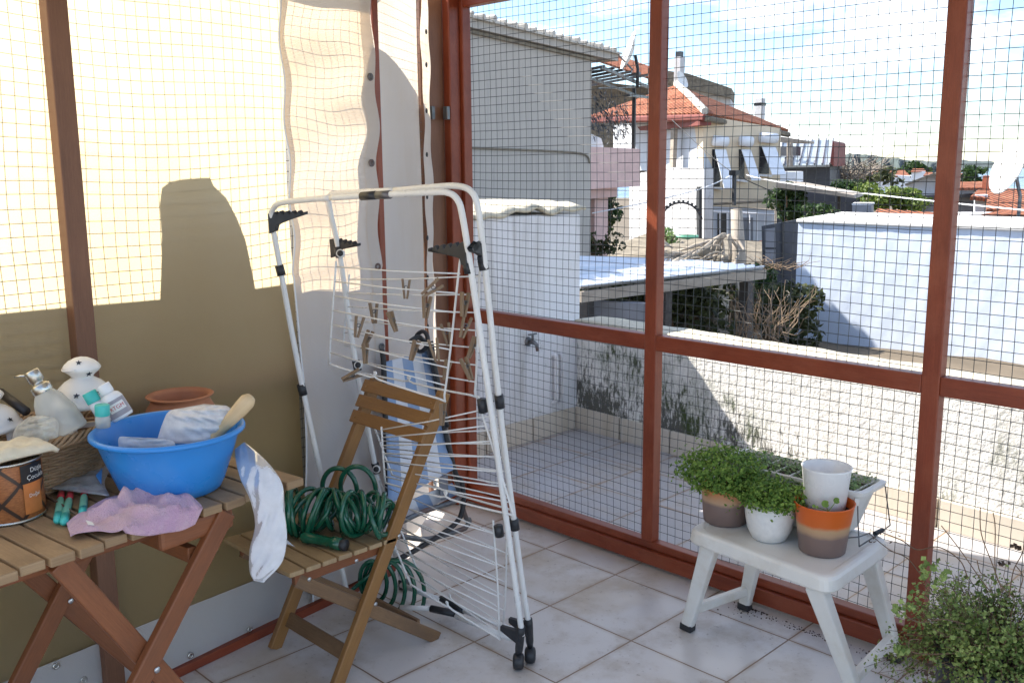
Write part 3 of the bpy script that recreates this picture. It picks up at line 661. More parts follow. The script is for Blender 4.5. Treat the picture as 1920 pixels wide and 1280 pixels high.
# balcony
MB().prism([g(0.0, 1.20, -.02), g(2.63, 1.20, -.02), g(2.63, 2.03, -.02), g(0.0, 2.05, -.02)], GN*-.15).build('balcony_parapet', 'pink_plaster', gb)
MB().prism([g(0.0, .98, -.3), g(2.0, .98, -.3), g(2.0, 1.2, -.3), g(0, 1.2, -.3)], GN*-2.4).build('balcony_slab', 'pink_plaster', gb)
MB().prism([g(1.25, -1.7, -.5), g(1.95, -1.7, -.5), g(1.95, .98, -.5), g(1.25, .98, -.5)], GN*-.5).build('pillar', 'pink_plaster', gb)
for t in (.03, 2.42): MB().bar(g(t, 2.0, -.1), g(t, 3.35, -.1), .07, .07, up=GE).build('balcony_post', 'black_metal', gb)
nt_ = MB()
for k in range(900):
    t, z = random.uniform(.08, 2.4), random.triangular(2.12, 3.3, 2.6); a = random.uniform(0, 3.1); l = random.uniform(.03, .1)
    p = g(t, z, -.2+random.uniform(-.1, .05)); d = GE*cos(a)*l+V((0, 0, sin(a)*l)); w = V((0, 0, 1)).cross(d)*.2+GE*.015
    nt_.add([p-d, p+w, p+d, p-w], [(0, 1, 2, 3)])
nt_.build('shade_net', 'dark_panel', gb)
fr = MB()
for k in range(6): fr.bar(g(.1+.45*k, 3.62, .25), g(.2+.45*k, 3.35, -2.2), .05, .05)
fr.bar(g(0, 3.6, .2), g(2.9, 3.33, .2), .06, .06); fr.bar(g(0, 3.42, -.1), g(2.6, 3.2, -.1), .05, .05); fr.bar(g(.1, 3.2, .1), g(2.7, 3.4, .1), .03, .03); fr.bar(g(1.6, 3.15, .1), g(2.9, 3.17, .1), .10, .05)
fr.build('canopy_frame', 'dull_tube', gb)
MB().prism([g(.1, 2.06, -.4), g(1.5, 2.04, -.4), g(1.35, 2.25, -.4), g(.3, 2.42, -.4)], GN*-.3).build('covered_bundle', 'awning_white', gb)
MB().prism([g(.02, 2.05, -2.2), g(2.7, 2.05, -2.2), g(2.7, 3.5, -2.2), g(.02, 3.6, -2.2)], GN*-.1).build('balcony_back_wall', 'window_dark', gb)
# dish on the roof edge
dp = at(1187, 99, 20.5)
ds = thing('satellite_dish', 'rusty white satellite dish seen edge on above the pink balcony', 'satellite dish', g(2.35, 3.5, .1))
dn = (-_R*.95+_U*.30-_F*.10).normalized(); M_ = Matrix.Translation(dp) @ dn.to_track_quat('Z', 'Y').to_matrix().to_4x4()
MB().lathe([(.0001, 0), (.2, .025), (.4, .09), (.43, .115), (.44, .12), (.42, .13), (.2, .04), (.0001, .015)], M_, 28).build('reflector', 'dish_white', ds, smooth=True)
MB().tube([at(1195, 165, 20.5), at(1196, 130, 20.5), at(1191, 104, 20.5)], .035, 8).build('mast', 'black_metal', ds, smooth=True)
MB().tube([dp-_U*.38, dp+dn*.42-_U*.1], .02, 6).build('arm', 'dull_tube', ds)
# ---- tiled roof house behind it
def roofpoly(pts, name, parent, th=.12, mat='roof_tile', uv=None):
    m = MB(); p = [V(q) for q in pts]; ax = (p[1]-p[0]).normalized(); n = ax.cross(p[2]-p[0]).normalized(); ay = n.cross(ax)
    if n.z < 0: n = -n
    vs = p+[q-n*th for q in p]; k = len(p)
    fs = [tuple(range(k)), tuple(range(k, 2*k))[::-1]]+[(i, (i+1) % k, (i+1) % k+k, i+k) for i in range(k)]
    m.add(vs, fs, [[((vs[i]-p[0]).dot(ax), (vs[i]-p[0]).dot(ay)) for i in f] for f in fs]); return m.build(name, mat, parent)
h2 = thing('tiled_house', 'old house with patchy orange tile roof behind the balcony and dish', 'house', at(1160, 260, 62))
roofpoly([at(1085, 100, 58), at(1232, 150, 56), at(1290, 150, 70), at(1110, 86, 72)], 'roof', h2)
face([(1100, 150), (1300, 175), (1300, 330), (1100, 330)], at(1200, 200, 64), (.64, -.76, 0), 2, 'wall', 'stone_old', h2)
h3 = thing('slate_roof_house', 'dark grey roofed house with a chimney rising behind the cream house', 'house', at(1300, 260, 62))
face([(1215, 128), (1290, 138), (1372, 166), (1370, 184), (1262, 160), (1215, 150)], at(1300, 150, 60), (.5, -.86, 0), 5, 'roof', 'stone_old', h3)
face([(1215, 150), (1370, 183), (1370, 330), (1215, 330)], at(1300, 200, 61), (.5, -.86, 0), 6, 'wall', 'weathered_white', h3)
c = MB(); cp = at(1273, 150, 59); c.box(cp+V((0, 0, .4)), .45, .45, 1.9); ob = c.build('chimney', 'weathered_white', h3); MB().box(cp+V((0, 0, 1.5)), .35, .35, .35).build('cap', 'window_dark', ob)
MB().lathe([(.0001, 0), (.3, .05), (.5, .14)], Matrix.Translation(at(1276, 152, 52)) @ V((.9, .1, .4)).to_track_quat('Z', 'Y').to_matrix().to_4x4(), 20).build('dish', 'dish_white', h3, smooth=True)
# ---- cream house
CP = at(1318, 300, 38); CN = V((.85, -.53, 0)).normalized(); CD = V((.53, .85, 0)).normalized()
cc = thing('cream_house', 'cream house with hipped orange tile roof and three white window awnings', 'house', V((CP.x, CP.y, -2.2)))
face([(1318, 216), (1464, 241), (1462, 392), (1318, 386)], CP, CN, 5, 'wall', 'cream_plaster', cc)
face([(1318, 386), (1452, 394), (1452, 480), (1318, 480)], CP+CN*.02, CN, 4, 'ground_floor_wall', 'bluish_plaster', cc)
LP = CP + V((-.02, .05, 0)); LN = V((-.45, -.89, 0)).normalized()
face([(1150, 235), (1320, 216), (1320, 320), (1150, 320)], LP, LN, .4, 'wing_wall', 'bluish_plaster', cc)
face([(1235, 315), (1320, 316), (1320, 480), (1180, 480), (1180, 330)], LP+LN*.8, LN, .4, 'lower_wing_wall', 'weathered_white', cc)
Nn, Ll, Rr, Ap = at(1322, 211, 37.0), at(1105, 217, 44), at(1479, 243, 41.5), at(1268, 159, 45)
Bk = at(1420, 215, 52)
roofpoly([Ll, Nn, Ap], 'roof', cc, .25); roofpoly([Nn, Rr, Ap], 'roof', cc, .25)
MB().tube([Nn+V((0, 0, .05)), (Nn+Ap)/2+V((0, 0, .1)), Ap+V((0, 0, .05))], .15, 6).build('hip_ridge', 'pale_roof_edge', cc)
MB().tube([Nn+V((0, 0, -.22)), Rr+V((0, 0, -.22))], .12, 6).build('eave_board', 'stone_old', cc)
MB().tube([Nn+V((0, 0, -.2)), Ll+V((0, 0, -.2))], .14, 6).build('eave_board', 'dark_red_paint', cc)
ck = MB(); ck.box(at(1425, 205, 46), .35, .35, 1.0); o_ = ck.build('chimney', 'weathered_white', cc); MB().box(at(1425, 196, 46), .42, .42, .14).build('cap', 'window_dark', o_)
# porch roof and post on the wing
face([(1195, 238), (1296, 224), (1312, 228), (1312, 235), (1250, 241), (1200, 245)], LP+LN*.5, LN, .5, 'porch_roof', 'dark_red_paint', cc)
face([(1258, 236), (1265, 236), (1262, 314), (1255, 314)], LP+LN*.45, LN, .15, 'porch_post', 'old_post_wood', cc)
face([(1306, 350), (1311, 350), (1311, 455), (1306, 455)], LP+LN*1.6, LN, .12, 'lamp_post', 'black_metal', cc)
# windows with roller boxes and sloping awnings
for (x0, x1, y0, y1) in ((1336, 1350, 280, 350), (1386, 1396, 280, 336), (1424, 1442, 274, 326)):
    w = face([(x0, y0), (x1, y0), (x1, y1), (x0, y1)], CP+CN*.04, CN, .1, 'window', 'window_dark', cc)
    face([(x0-3, y1), (x1+6, y1+2), (x1+6, y1+6), (x0-3, y1+4)], CP+CN*.2, CN, .25, 'sill', 'awning_white', w)
    a0, a1 = onpl(x0-2, y0-16, CP, CN)+CN*.18, onpl(x1+10, y0-14, CP, CN)+CN*.18
    rb = MB(); rb.tube([a0, a1], .2, 10); bx = rb.build('awning', 'awning_white', cc, smooth=True)
    b0, b1 = onpl(x0+1, y0+2, CP, CN)+CN*.15, onpl(x1+8, y0+2, CP, CN)+CN*.15
    dn_ = V((0, 0, -(y1-y0)*.0235*.9))+CN*.95
    MB().prism([b0, b1, b1+dn_, b0+dn_], CN*.02+V((0, 0, .03))).build('cloth', 'awning_white', bx)
# balcony railing in white
rl = MB()
for k in range(10):
    x = 1322+14*k; p0, p1 = onpl(x, 395+k*.6, CP+CN*1.4, CN), onpl(x, 454, CP+CN*1.4, CN); rl.tube([p0, p1], .022, 5)
rl.tube([onpl(1312, 395, CP+CN*1.4, CN), onpl(1452, 402, CP+CN*1.4, CN)], .035, 6); rl.tube([onpl(1312, 453, CP+CN*1.4, CN), onpl(1452, 455, CP+CN*1.4, CN)], .03, 6)
rl.build('railing', 'awning_white', cc)
face([(1346, 400), (1362, 400), (1362, 460), (1346, 460)], CP+CN*.06, CN, .1, 'door', 'window_dark', cc)
wd = face([(1392, 408), (1412, 408), (1412, 458), (1392, 458)], CP+CN*.06, CN, .1, 'window', 'grey_panel', cc)
MB().tube([at(1318, 384, 37.6), at(1462, 376, 38)], .05, 6).build('ledge', 'stone_old', cc)
# iron arch over the steps
ap = thing('iron_arch', 'curly black iron arch with small spikes in front of the white wing wall', 'arch', at(1277, 440, 33))
MB().tube([at(1277+36*cos(a), 412-32*sin(a)*1.0, 33) for a in np.linspace(0, pi, 16)], .035, 6).build('arch_bar', 'black_metal', ap)
m = MB()
for a in np.linspace(.1, pi-.1, 14): c_ = at(1277+40*cos(a), 412-37*sin(a), 33); m.tube([at(1277+36*cos(a), 412-32*sin(a), 33), c_], .05, 5)
m.build('spikes', 'black_metal', ap)
# red low wall of the cream house yard
rw_ = MB(); rw_.prism([at(1382, 455, 31), at(1418, 455, 31), at(1416, 490, 31), at(1382, 490, 31)], V((.1, 1, 0))*1.5); tag(rw_.build('brick_wall', 'brick_red'), 'short red brick wall below the white railing', 'wall')
rw_ = MB(); rw_.prism([at(1300, 455, 32), at(1372, 456, 32), at(1372, 482, 32), at(1300, 484, 32)], V((.1, 1, 0))*1.0); tag(rw_.build('terrace_edge', 'brick_red'), 'red terrace edge behind the twisted vine branches', 'wall')
gp = MB(); 
cpt = at(1288, 458, 30); gp.lathe([(.22, -.3), (.33, .22), (.36, .22), (.36, .28), (.30, .28)], Matrix.Translation(cpt), 16); tag(gp.build('green_tub', 'mint_plastic', smooth=True), 'green plastic tub beside a pale shrub in the yard', 'tub')
# earth bank and boulders in the yard
eb = MB()
def ebf(u, v):
    d = 17+17*v; px = 1050+480*u; p = ray(px, 640); p = V((p.x, p.y, 0)); p = V((CAM.x, CAM.y, 0))+p*(d/p.dot(V((_F.x, _F.y, 0)).normalized()))
    return (p.x, p.y, gh(p.x, p.y)-.25+(.7+.5*v)*max(0, sin(u*pi))**.5*(min(1, v*5))*(min(1, (1-v)*4))+.16*wob(p.x*1.7, p.y*1.9, 2))
eb.sheet(ebf, 46, 40); tag(eb.build('earth_bank', 'stone_old', smooth=True), kind='structure')
def boulder(px, py, D, r, lab):
    c = at(px, py, D); bm = bmesh.new(); bmesh.ops.create_icosphere(bm, subdivisions=3, radius=r)
    for q in bm.verts: q.co *= 1+.18*wob(q.co.x*3/r+px, q.co.y*3/r, q.co.z*3/r)+.06*random.random(); q.co.z *= .8
    m = MB(); m.add([q.co+c for q in bm.verts], [[w.index for w in f_.verts] for f_ in bm.faces]); bm.free()
    return tag(m.build('boulder', 'stone_old', smooth=True), lab, 'rock', 'boulders on the earth bank')
boulder(1322, 474, 24, .38, 'large rounded boulder under the twisted vine branches')
boulder(1288, 492, 21, .28, 'boulder just above the blue sheet roof')
boulder(1247, 490, 23, .33, 'boulder next to the red screen post, left of the other boulders')
boulder(1352, 492, 22, .26, 'small boulder at the foot of the wooden post')
# ---- bushes and trees
def clump(px, py, D, rx, rz, n, size, mat, name, parent, ry=None, flat=.3):
    c = at(px, py, D); ry = ry or rx; blobs = []
    for k in range(14):
        a = random.uniform(0, 6.28); q = random.uniform(0, .75); blobs.append((c+V((cos(a)*rx*q, sin(a)*ry*q, random.uniform(-.6, .7)*rz)), random.uniform(.28, .5)))
    def fn(i):
        b, s = random.choice(blobs); d = V((random.gauss(0, 1), random.gauss(0, 1), random.gauss(0, 1))).normalized(); k = random.uniform(.6, 1.05)
        return b+V((d.x*rx*s*k, d.y*ry*s*k, d.z*rz*s*k)), d
    return leaves(fn, n, size, mat, name, parent, flat)
def shrub(px, py, D, rx, rz, n, size, mat, lab, name='bush', cat='bush', group='bushes in the gardens beyond the parapet'):
    c = at(px, py, D); t = thing(name, lab, cat, V((c.x, c.y, c.z-rz)), group)
    clump(px, py, D, rx, rz, n, size, mat, 'crown', t)
    m = MB()
    for k in range(5): a = k*1.26; m.tube([c+V((cos(a)*.05, sin(a)*.05, -rz-.4)), c+V((cos(a)*rx*.2, sin(a)*rx*.2, -rz*.3)), c+V((cos(a)*rx*.55, sin(a)*rx*.5, rz*.45))], [.05, .035, .012], 6)
    m.build('stem', 'twig', t); return t
shrub(1132, 405, 22, .55, .62, 1500, .075, 'leaf_dark', 'glossy dark evergreen bush beside the pink pillar')
shrub(1120, 455, 20.5, .6, .25, 500, .07, 'leaf_olive', 'low brownish scrub below the evergreen bush by the pillar')
shrub(1252, 452, 28, .45, .4, 500, .07, 'leaf_sprout', 'pale grey green shrub beside the green tub')
shrub(1478, 385, 33, .85, .75, 1600, .12, 'leaf_dark', 'dark bush against the right side of the cream house')
shrub(1595, 362, 38, .9, .55, 1200, .12, 'leaf_dark', 'dark bush left of the yellow green bush beyond the blue wall')
shrub(1668, 374, 35, 1.3, .65, 2600, .11, 'leaf_yellow', 'yellow green bush behind the top of the blue wall')
shrub(1535, 402, 30, .9, .35, 700, .1, 'leaf_dark', 'dark creeper hanging under the brown pergola')
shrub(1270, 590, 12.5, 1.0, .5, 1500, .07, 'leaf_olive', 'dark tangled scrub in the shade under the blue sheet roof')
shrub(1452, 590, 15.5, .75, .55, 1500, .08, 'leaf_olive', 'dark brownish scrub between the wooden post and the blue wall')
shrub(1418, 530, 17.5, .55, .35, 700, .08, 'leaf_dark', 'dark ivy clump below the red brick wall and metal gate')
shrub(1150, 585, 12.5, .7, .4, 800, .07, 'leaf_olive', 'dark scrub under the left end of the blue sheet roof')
def twiggy(px, py, D, w, h, n, lab, mat='twig', name='bare_shrub', r0=.012, cat='bush', droop=0, group=None):
    b = at(px, py, D); t = thing(name, lab, cat, b, group); m = MB()
    for k in range(n):
        a = random.uniform(0, 6.28); s = b+V((random.uniform(-.4, .4)*w, random.uniform(-.4, .4)*w, random.uniform(-.1, .1)*h)); pts = [s]; d = V((cos(a)*w*.9, sin(a)*w*.9, h*random.uniform(.4, 1)))
        for q in range(1, 5): pts.append(s+d*(q/4)+V((random.gauss(0, .06)*w, random.gauss(0, .06)*w, random.gauss(0, .05)*h-droop*(q/4)**2)))
        m.tube(pts, [r0, r0*.8, r0*.6, r0*.45, r0*.3], 4)
        if random.random() < .8: e = pts[2]; m.tube([e, e+V((random.gauss(0, .3)*w, random.gauss(0, .3)*w, random.uniform(0, .3)*h))], [r0*.5, r0*.25], 4)
    m.build('branches', mat, t); return t
twiggy(1450, 630, 11, .42, .62, 34, 'tangle of bare grey twigs left of the blue wall', 'peg_wood', r0=.008)
twiggy(1455, 505, 13, .45, .2, 16, 'bare twigs leaning on the dark metal gate beside the blue wall', 'peg_wood', r0=.008)
twiggy(1405, 640, 11.5, .35, .75, 14, 'thin bare stems rising behind the middle of the parapet', 'peg_wood', r0=.008)
twiggy(1592, 335, 60, 2.2, 1.7, 90, 'leafless brownish tree in front of the grey metal roof', 'old_post_wood', 'bare_tree', .04, 'tree')
# vine with bundled branches over the posts
vn = thing('grape_vine', 'twisted bare vine branches tied over the wooden post', 'vine', at(1390, 640, 12.6))
vb = MB()
for P_ in ([(1392, 650), (1386, 560), (1378, 500), (1385, 470), (1362, 440), (1345, 445), (1310, 470), (1262, 500)], [(1352, 442), (1330, 452), (1300, 462), (1270, 470)], [(1360, 438), (1348, 460), (1338, 490), (1325, 505)], [(1366, 440), (1372, 470), (1368, 500), (1360, 505)], [(1350, 445), (1357, 470), (1352, 498)], [(1340, 480), (1318, 488), (1300, 485), (1255, 500), (1215, 515)], [(1310, 468), (1275, 485), (1235, 505)], [(1362, 440), (1340, 455), (1332, 478)], [(1370, 445), (1386, 452), (1395, 470)]):
    vb.tube(smooth_path([at(x+random.uniform(-2, 2), y, 12.5+random.uniform(-.3, .3)) for x, y in P_], 5), [.032*random.uniform(.6, 1)*(1-.5*k/(5*len(P_))) for k in range(5*(len(P_)-1)+1)], 7)
for k in range(26):
    x, y = random.uniform(1240, 1370), random.uniform(460, 505); vb.tube(smooth_path([at(x, y, 12.4), at(x-14, y+random.uniform(-10, 10), 12.4), at(x-34, y+random.uniform(-4, 18), 12.3)], 4), .012, 5)
vb.build('branches', 'old_post_wood', vn, smooth=True)
wp = MB(); wp.tube([at(1384, 660, 12.8), at(1384, 560, 12.8), at(1385, 480, 12.8), at(1381, 392, 12.8)], [.11, .105, .095, .075], 10)
po = thing('wooden_post', 'weathered wooden garden post rising through the blue sheet roof', 'post', at(1384, 660, 12.8)); wp.build('trunk', 'old_post_wood', po, smooth=True)
m = MB()
for y in (548, 558, 600): m.tube([at(1371, y, 12.65), at(1397, y+2, 12.65)], .014, 6)
for x in (1372, 1380, 1390): m.tube([at(x, 540, 12.66), at(x+random.uniform(-4, 4), 590, 12.66), at(x-random.uniform(0, 8), 612, 12.6)], .02, 6)
m.build('tied_sticks', 'peg_wood', po)
ip = MB(); ip.tube([at(1377, 325, 20), at(1376, 385, 20)], .05, 6); ip.box(at(1377, 324, 20), .16, .16, .1); tag(ip.build('pole', 'black_metal'), 'thin dark pole with a small cap in front of the cream house', 'pole')
cbl = MB(); pts = []
for i in range(41):
    u = i/40; x = 1400+540*u; y = 328+68*u**.75+6*sin(u*pi)*0; pts.append(at(x, y, 9-4.4*u))
cbl.tube(pts, [.0055-.002*k/40 for k in range(41)], 5); tag(cbl.build('cable', 'awning_white'), 'pale cable sagging across the view to the right', 'cable')
cbl = MB(); cbl.tube(smooth_path([at(1110, 400, 20), at(1220, 378, 20), at(1320, 352, 20), at(1377, 326, 20)], 6), .012, 5); tag(cbl.build('cable', 'awning_white'), 'pale cable running from the pink pillar up to the thin pole', 'cable')
cbl = MB(); cbl.tube(smooth_path([at(1260, 225, 34), at(1330, 290, 30), at(1385, 330, 28), at(1450, 360, 28)], 6), .014, 5); tag(cbl.build('cable', 'black_metal'), 'dark cable sloping down across the front of the cream house', 'cable')
# ---- blue corrugated shed roof
ZS = .42
sh = thing('shed', 'low shed with pale blue corrugated sheet roof below the grey house', 'shed', onz(1250, 560, ZS)-V((0, 0, 1.5)))
fA, fB, bA, bB = onz(1088, 545, ZS), onz(1434, 506, ZS), onz(1080, 487, ZS), onz(1300, 494, ZS)
def shf(u, v):
    p = (fA*(1-u)+fB*u)*(1-v)+(bA*(1-u)+bB*u)*v; q = v*7
    return p+V((0, 0, .05*(abs((q % 1)-.5)*2)**2))
MB().sheet(shf, 12, 112).build('roof_sheet', 'blue_sheet', sh, solid=.012)
for k, (u0, u1) in enumerate(((.0, .34), (.0, .62), (.0, .8))):
    p0, p1 = shf(u0, .9-.22*k), shf(u1, .9-.22*k); m = MB(); m.prism([p0, p1, p1+V((.25, -.9, .03))*.6, p0+V((.25, -.9, .03))*.6], (0, 0, .035)); m.build('roof_sheet', 'blue_sheet', sh)
MB().bar(fA+V((0, 0, -.065)), fB+V((0, 0, -.05)), .05, .11).build('fascia', 'old_post_wood', sh)
for u in (.02, .42, .9): p = fA*(1-u)+fB*u+V((-.15, .2, 0)); MB().bar(p+V((0, 0, -.1)), p+V((0, 0, -1.9)), .12, .12).build('post', 'brown_pole', sh)
m = MB(); m.prism([bA+V((-.3, .5, .0)), bB+V((.0, .5, .0)), bB+V((0, .5, -2)), bA+V((-.3, .5, -2))], (0, .12, 0)); m.build('back_wall', 'stone_old', sh)
m = MB(); q0, q1 = onz(1075, 575, .25), onz(1180, 575, .25); m.prism([q0+V((-.5, .3, 0)), q1+V((0, .3, 0)), q1+V((0, .3, -1.5)), q0+V((-.5, .3, -1.5))], (0, .1, 0)); m.build('side_wall', 'grey_panel', sh)
# ---- dark gate, blue white flat house
gtp = at(1460, 450, 19.0)
mg = thing('metal_gate', 'dark grey sheet metal gate next to the blue white house', 'gate', V((gtp.x, gtp.y, -1.3)))
face([(1428, 424), (1500, 411), (1500, 540), (1430, 540)], gtp, (.5, -.86, 0), .08, 'sheet', 'dark_panel', mg)
face([(1434, 430), (1454, 427), (1454, 464), (1434, 464)], gtp+V((.02, -.03, 0)), (.5, -.86, 0), .05, 'panel', 'grey_panel', mg)
face([(1434, 468), (1454, 468), (1454, 505), (1434, 505)], gtp+V((.02, -.03, 0)), (.5, -.86, 0), .05, 'panel', 'grey_panel', mg)
face([(1466, 418), (1470, 417), (1470, 520), (1466, 520)], gtp+V((.02, -.04, 0)), (.5, -.86, 0), .06, 'frame_bar', 'black_metal', mg)
A_ = ony(1497, 417, 12.0); B_ = onz(1581, 403, A_.z); W_ = ony(2250, 432, 12.0)
bh = thing('flat_roof_house', 'large pale blue white rendered house with a flat roof beyond the parapet', 'house', (A_.x+3, 12, -2.5))
def bwf(u, v):
    x = A_.x+10.5*u; z = -2.6+(A_.z+2.6)*v; e = 0 if v > .995 else 1
    return (x, 12+.0035*e*(wob(x*5, z*5)+.5*wob(x*17, z*15, 3)), z)
MB().sheet(bwf, 260, 80).build('wall', 'wall_blue_white', bh, smooth=True)
m = MB(); back = V((B_.x-A_.x, B_.y-A_.y, 0)); m.prism([V((A_.x, 12.02, A_.z-.004)), V((A_.x+10.5, 12.02, A_.z-.004)), V((A_.x+10.5, 12.02, A_.z-.004))+back, V((A_.x, 12.02, A_.z-.004))+back], (0, 0, -3.2)); m.build('body', 'wall_blue_white', bh)
m = MB(); m.prism([V((A_.x-.02, 11.96, A_.z)), V((A_.x+10.5, 11.96, A_.z)), V((A_.x+10.5, 11.96, A_.z))+back, V((A_.x-.02, 11.96, A_.z))+back], (0, 0, .06)); m.build('roof', 'white_plaster', bh, bevel=.015)
# ---- right hand far houses
DN = (.35, -.94, 0)
zr = thing('metal_roof_house', 'dark walled house with a ribbed grey metal roof beside the cream house', 'house', at(1515, 340, 55))
face([(1462, 310), (1556, 308), (1556, 420), (1462, 420)], at(1510, 330, 55), DN, 6, 'wall', 'dark_panel', zr)
za, zb_, zc, zd = at(1455, 311, 54), at(1556, 309, 54), at(1562, 262, 60), at(1470, 264, 60)
roofpoly([za, zb_, zc, zd], 'roof', zr, .12, 'zinc_roof')
m = MB()
for k in range(8): u = k/7; m.tube([za*(1-u)+zb_*u+V((0, 0, .06)), zd*(1-u)+zc*u+V((0, 0, .06))], .06, 5)
m.build('roof_rib', 'grey_panel', zr)
face([(1557, 306), (1561, 264), (1564, 268), (1563, 312)], at(1560, 290, 53.6), DN, 6, 'gable_edge', 'dark_red_paint', zr)
MB().box(at(1482, 291, 55)+V((0, 0, .2)), 1.0, .5, .5).build('dormer', 'dark_panel', zr)
face([(1462, 256), (1512, 264), (1512, 268), (1462, 267)], at(1490, 262, 50), DN, 3, 'porch_roof', 'old_post_wood', zr)
m = MB(); m.bar(at(1478, 268, 50), at(1478, 312, 50), .12, .12); m.bar(at(1484, 268, 50), at(1484, 312, 50), .12, .12); m.build('porch_post', 'old_post_wood', zr)
wb = MB(); wb.prism([at(1462, 322, 45), at(1492, 322, 45), at(1492, 342, 45), at(1462, 342, 45)], V((-.3, .9, 0))*2); tag(wb.build('balcony_wall', 'awning_white'), 'small white balcony wall right of the cream house', 'wall')
pg = thing('pergola', 'brown pergola roof in shadow below the grey metal roofed house', 'pergola', at(1530, 420, 32))
face([(1455, 342), (1490, 346), (1600, 366), (1604, 372), (1490, 356), (1455, 352)], at(1520, 355, 32), DN, 3, 'roof', 'old_post_wood', pg)
face([(1500, 360), (1506, 360), (1506, 420), (1500, 420)], at(1520, 355, 33), DN, .15, 'post', 'brown_pole', pg); face([(1570, 368), (1575, 368), (1575, 420), (1570, 420)], at(1520, 355, 33), DN, .15, 'post', 'brown_pole', pg)
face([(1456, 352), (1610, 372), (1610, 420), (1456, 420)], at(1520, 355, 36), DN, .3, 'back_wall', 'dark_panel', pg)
ut = MB(); ut.prism([at(1598, 384, 24), at(1634, 384, 24), at(1634, 412, 24), at(1598, 412, 24)], V((-.3, .9, 0))*.5); u_ = tag(ut.build('cabinet', 'grey_panel'), 'small grey cabinet standing on the flat roof of the blue white house', 'cabinet')
m = MB(); m.prism([at(1597, 381, 24), at(1635, 381, 24), at(1635, 384, 24), at(1597, 384, 24)], V((-.3, .9, 0))*.6); m.build('lid', 'awning_white', u_)
def house(px, D, lab, wall, roof=None, wm='awning_white', rm='roof_tile', dep=6, name='house'):
    p = at(sum(q[0] for q in wall)/len(wall), wall[0][1], D); t = thing(name, lab, 'house', at(wall[0][0], wall[-1][1], D))
    face(wall, p, DN, dep, 'wall', wm, t)
    if roof: roofpoly([at(x, y, D-.4+k) for x, y, k in roof], 'roof', t, .15, rm)
    return t
house(0, 110, 'long white house with thin orange roof edge far behind the yellow green bush', [(1625, 326), (1706, 330), (1706, 356), (1625, 356)], [(1622, 327, 0), (1708, 331, 0), (1700, 323, 8), (1632, 321, 8)])
t = house(0, 48, 'white gabled house behind the right red post', [(1700, 366), (1700, 345), (1752, 326), (1790, 347), (1826, 347), (1826, 368)], None); 
face([(1712, 369), (1828, 369), (1828, 402), (1712, 402)], at(1760, 380, 47.6), DN, 5, 'lower_wall', 'grey_panel', t)
face([(1696, 345), (1752, 324), (1794, 346), (1794, 350), (1752, 329), (1698, 349)], at(1750, 340, 47.4), DN, 6, 'roof', 'stone_old', t)
face([(1690, 368), (1830, 364), (1830, 370), (1690, 371)], at(1750, 367, 47), DN, 1, 'eave', 'dark_panel', t)
t = house(0, 40, 'white walled house with broad orange tile roof at the right edge of the view', [(1828, 366), (1852, 366), (1852, 408), (1828, 408)], [(1820, 368, 0), (1990, 388, 0), (1990, 356, 6), (1838, 352, 6)])
roofpoly([at(1850, 392, 37), at(2000, 398, 37), at(2000, 358, 42), at(1852, 357, 42)], 'roof', t); roofpoly([at(1798, 352, 44), at(1850, 352, 44), at(1846, 340, 48), at(1790, 341, 48)], 'roof', t)
MB().box(at(1856, 346, 44), .5, .5, .8).build('chimney', 'brick_red', t)
t = thing('tiled_shed', 'low orange tiled roof just showing over the top of the blue wall', 'shed', at(1700, 400, 26))
roofpoly([at(1638, 404, 25), at(1760, 404, 25), at(1750, 398, 27), at(1645, 391, 27)], 'roof', t); roofpoly([at(1840, 402, 25), at(2000, 402, 25), at(2000, 384, 29), at(1905, 388, 28)], 'roof', t); face([(1640, 404), (2000, 404), (2000, 425), (1640, 425)], at(1750, 405, 26), DN, 2, 'wall', 'weathered_white', t)
words = ['leftmost', 'second from left', 'third from left', 'fourth from left', 'fifth from left', 'sixth from left', 'nearest the red post', 'right of the red post']
for k, (x, y, w, D) in enumerate([(1572, 333, 20, 190), (1592, 328, 16, 240), (1612, 332, 22, 200), (1660, 322, 26, 260), (1690, 324, 18, 230), (1722, 321, 26, 300), (1742, 328, 18, 210), (1812, 330, 34, 230)]):
    house(0, D, 'small far white house with orange roof on the shore hill, '+words[k], [(x-w/2, y), (x+w/2, y), (x+w/2, y+16), (x-w/2, y+16)], [(x-w/2-2, y+1, 0), (x+w/2+2, y+1, 0), (x+w/2-3, y-5, 6), (x-w/2+3, y-5, 6)])['group'] = 'far houses on the shore'
shrub(1830, 334, 130, 2.6, 1.6, 500, .5, 'leaf_dark', 'dark far tree standing among roofs right of the red post', 'round_tree', 'tree')
shrub(1718, 318, 400, 9, 3.5, 500, 1.4, 'leaf_dark', 'round dark tree crown on the far hill top', 'hill_tree', 'tree')
shrub(1632, 340, 90, 3, 1.5, 500, .35, 'leaf_olive', 'olive tree beside the long white far house', 'olive_tree', 'tree')
# big white dish at the right edge
dd = thing('satellite_dish', 'large white satellite dish at the right edge of the view, seen edge on', 'satellite dish', at(1900, 372, 18))
dc = at(1903, 318, 18); dn = (-_R*.95+_U*.30-_F*.08).normalized()
MB().lathe([(.0001, 0), (.2, .02), (.4, .08), (.52, .15), (.535, .16), (.5, .17), (.2, .05), (.0001, .03)], Matrix.Translation(dc) @ dn.to_track_quat('Z', 'Y').to_matrix().to_4x4(), 32).build('reflector', 'dish_white', dd, smooth=True)
MB().tube([dc, dc+V((.1, .1, -.5)), dc+V((.1, .1, -1.6))], .035, 8).build('mast', 'dull_tube', dd)
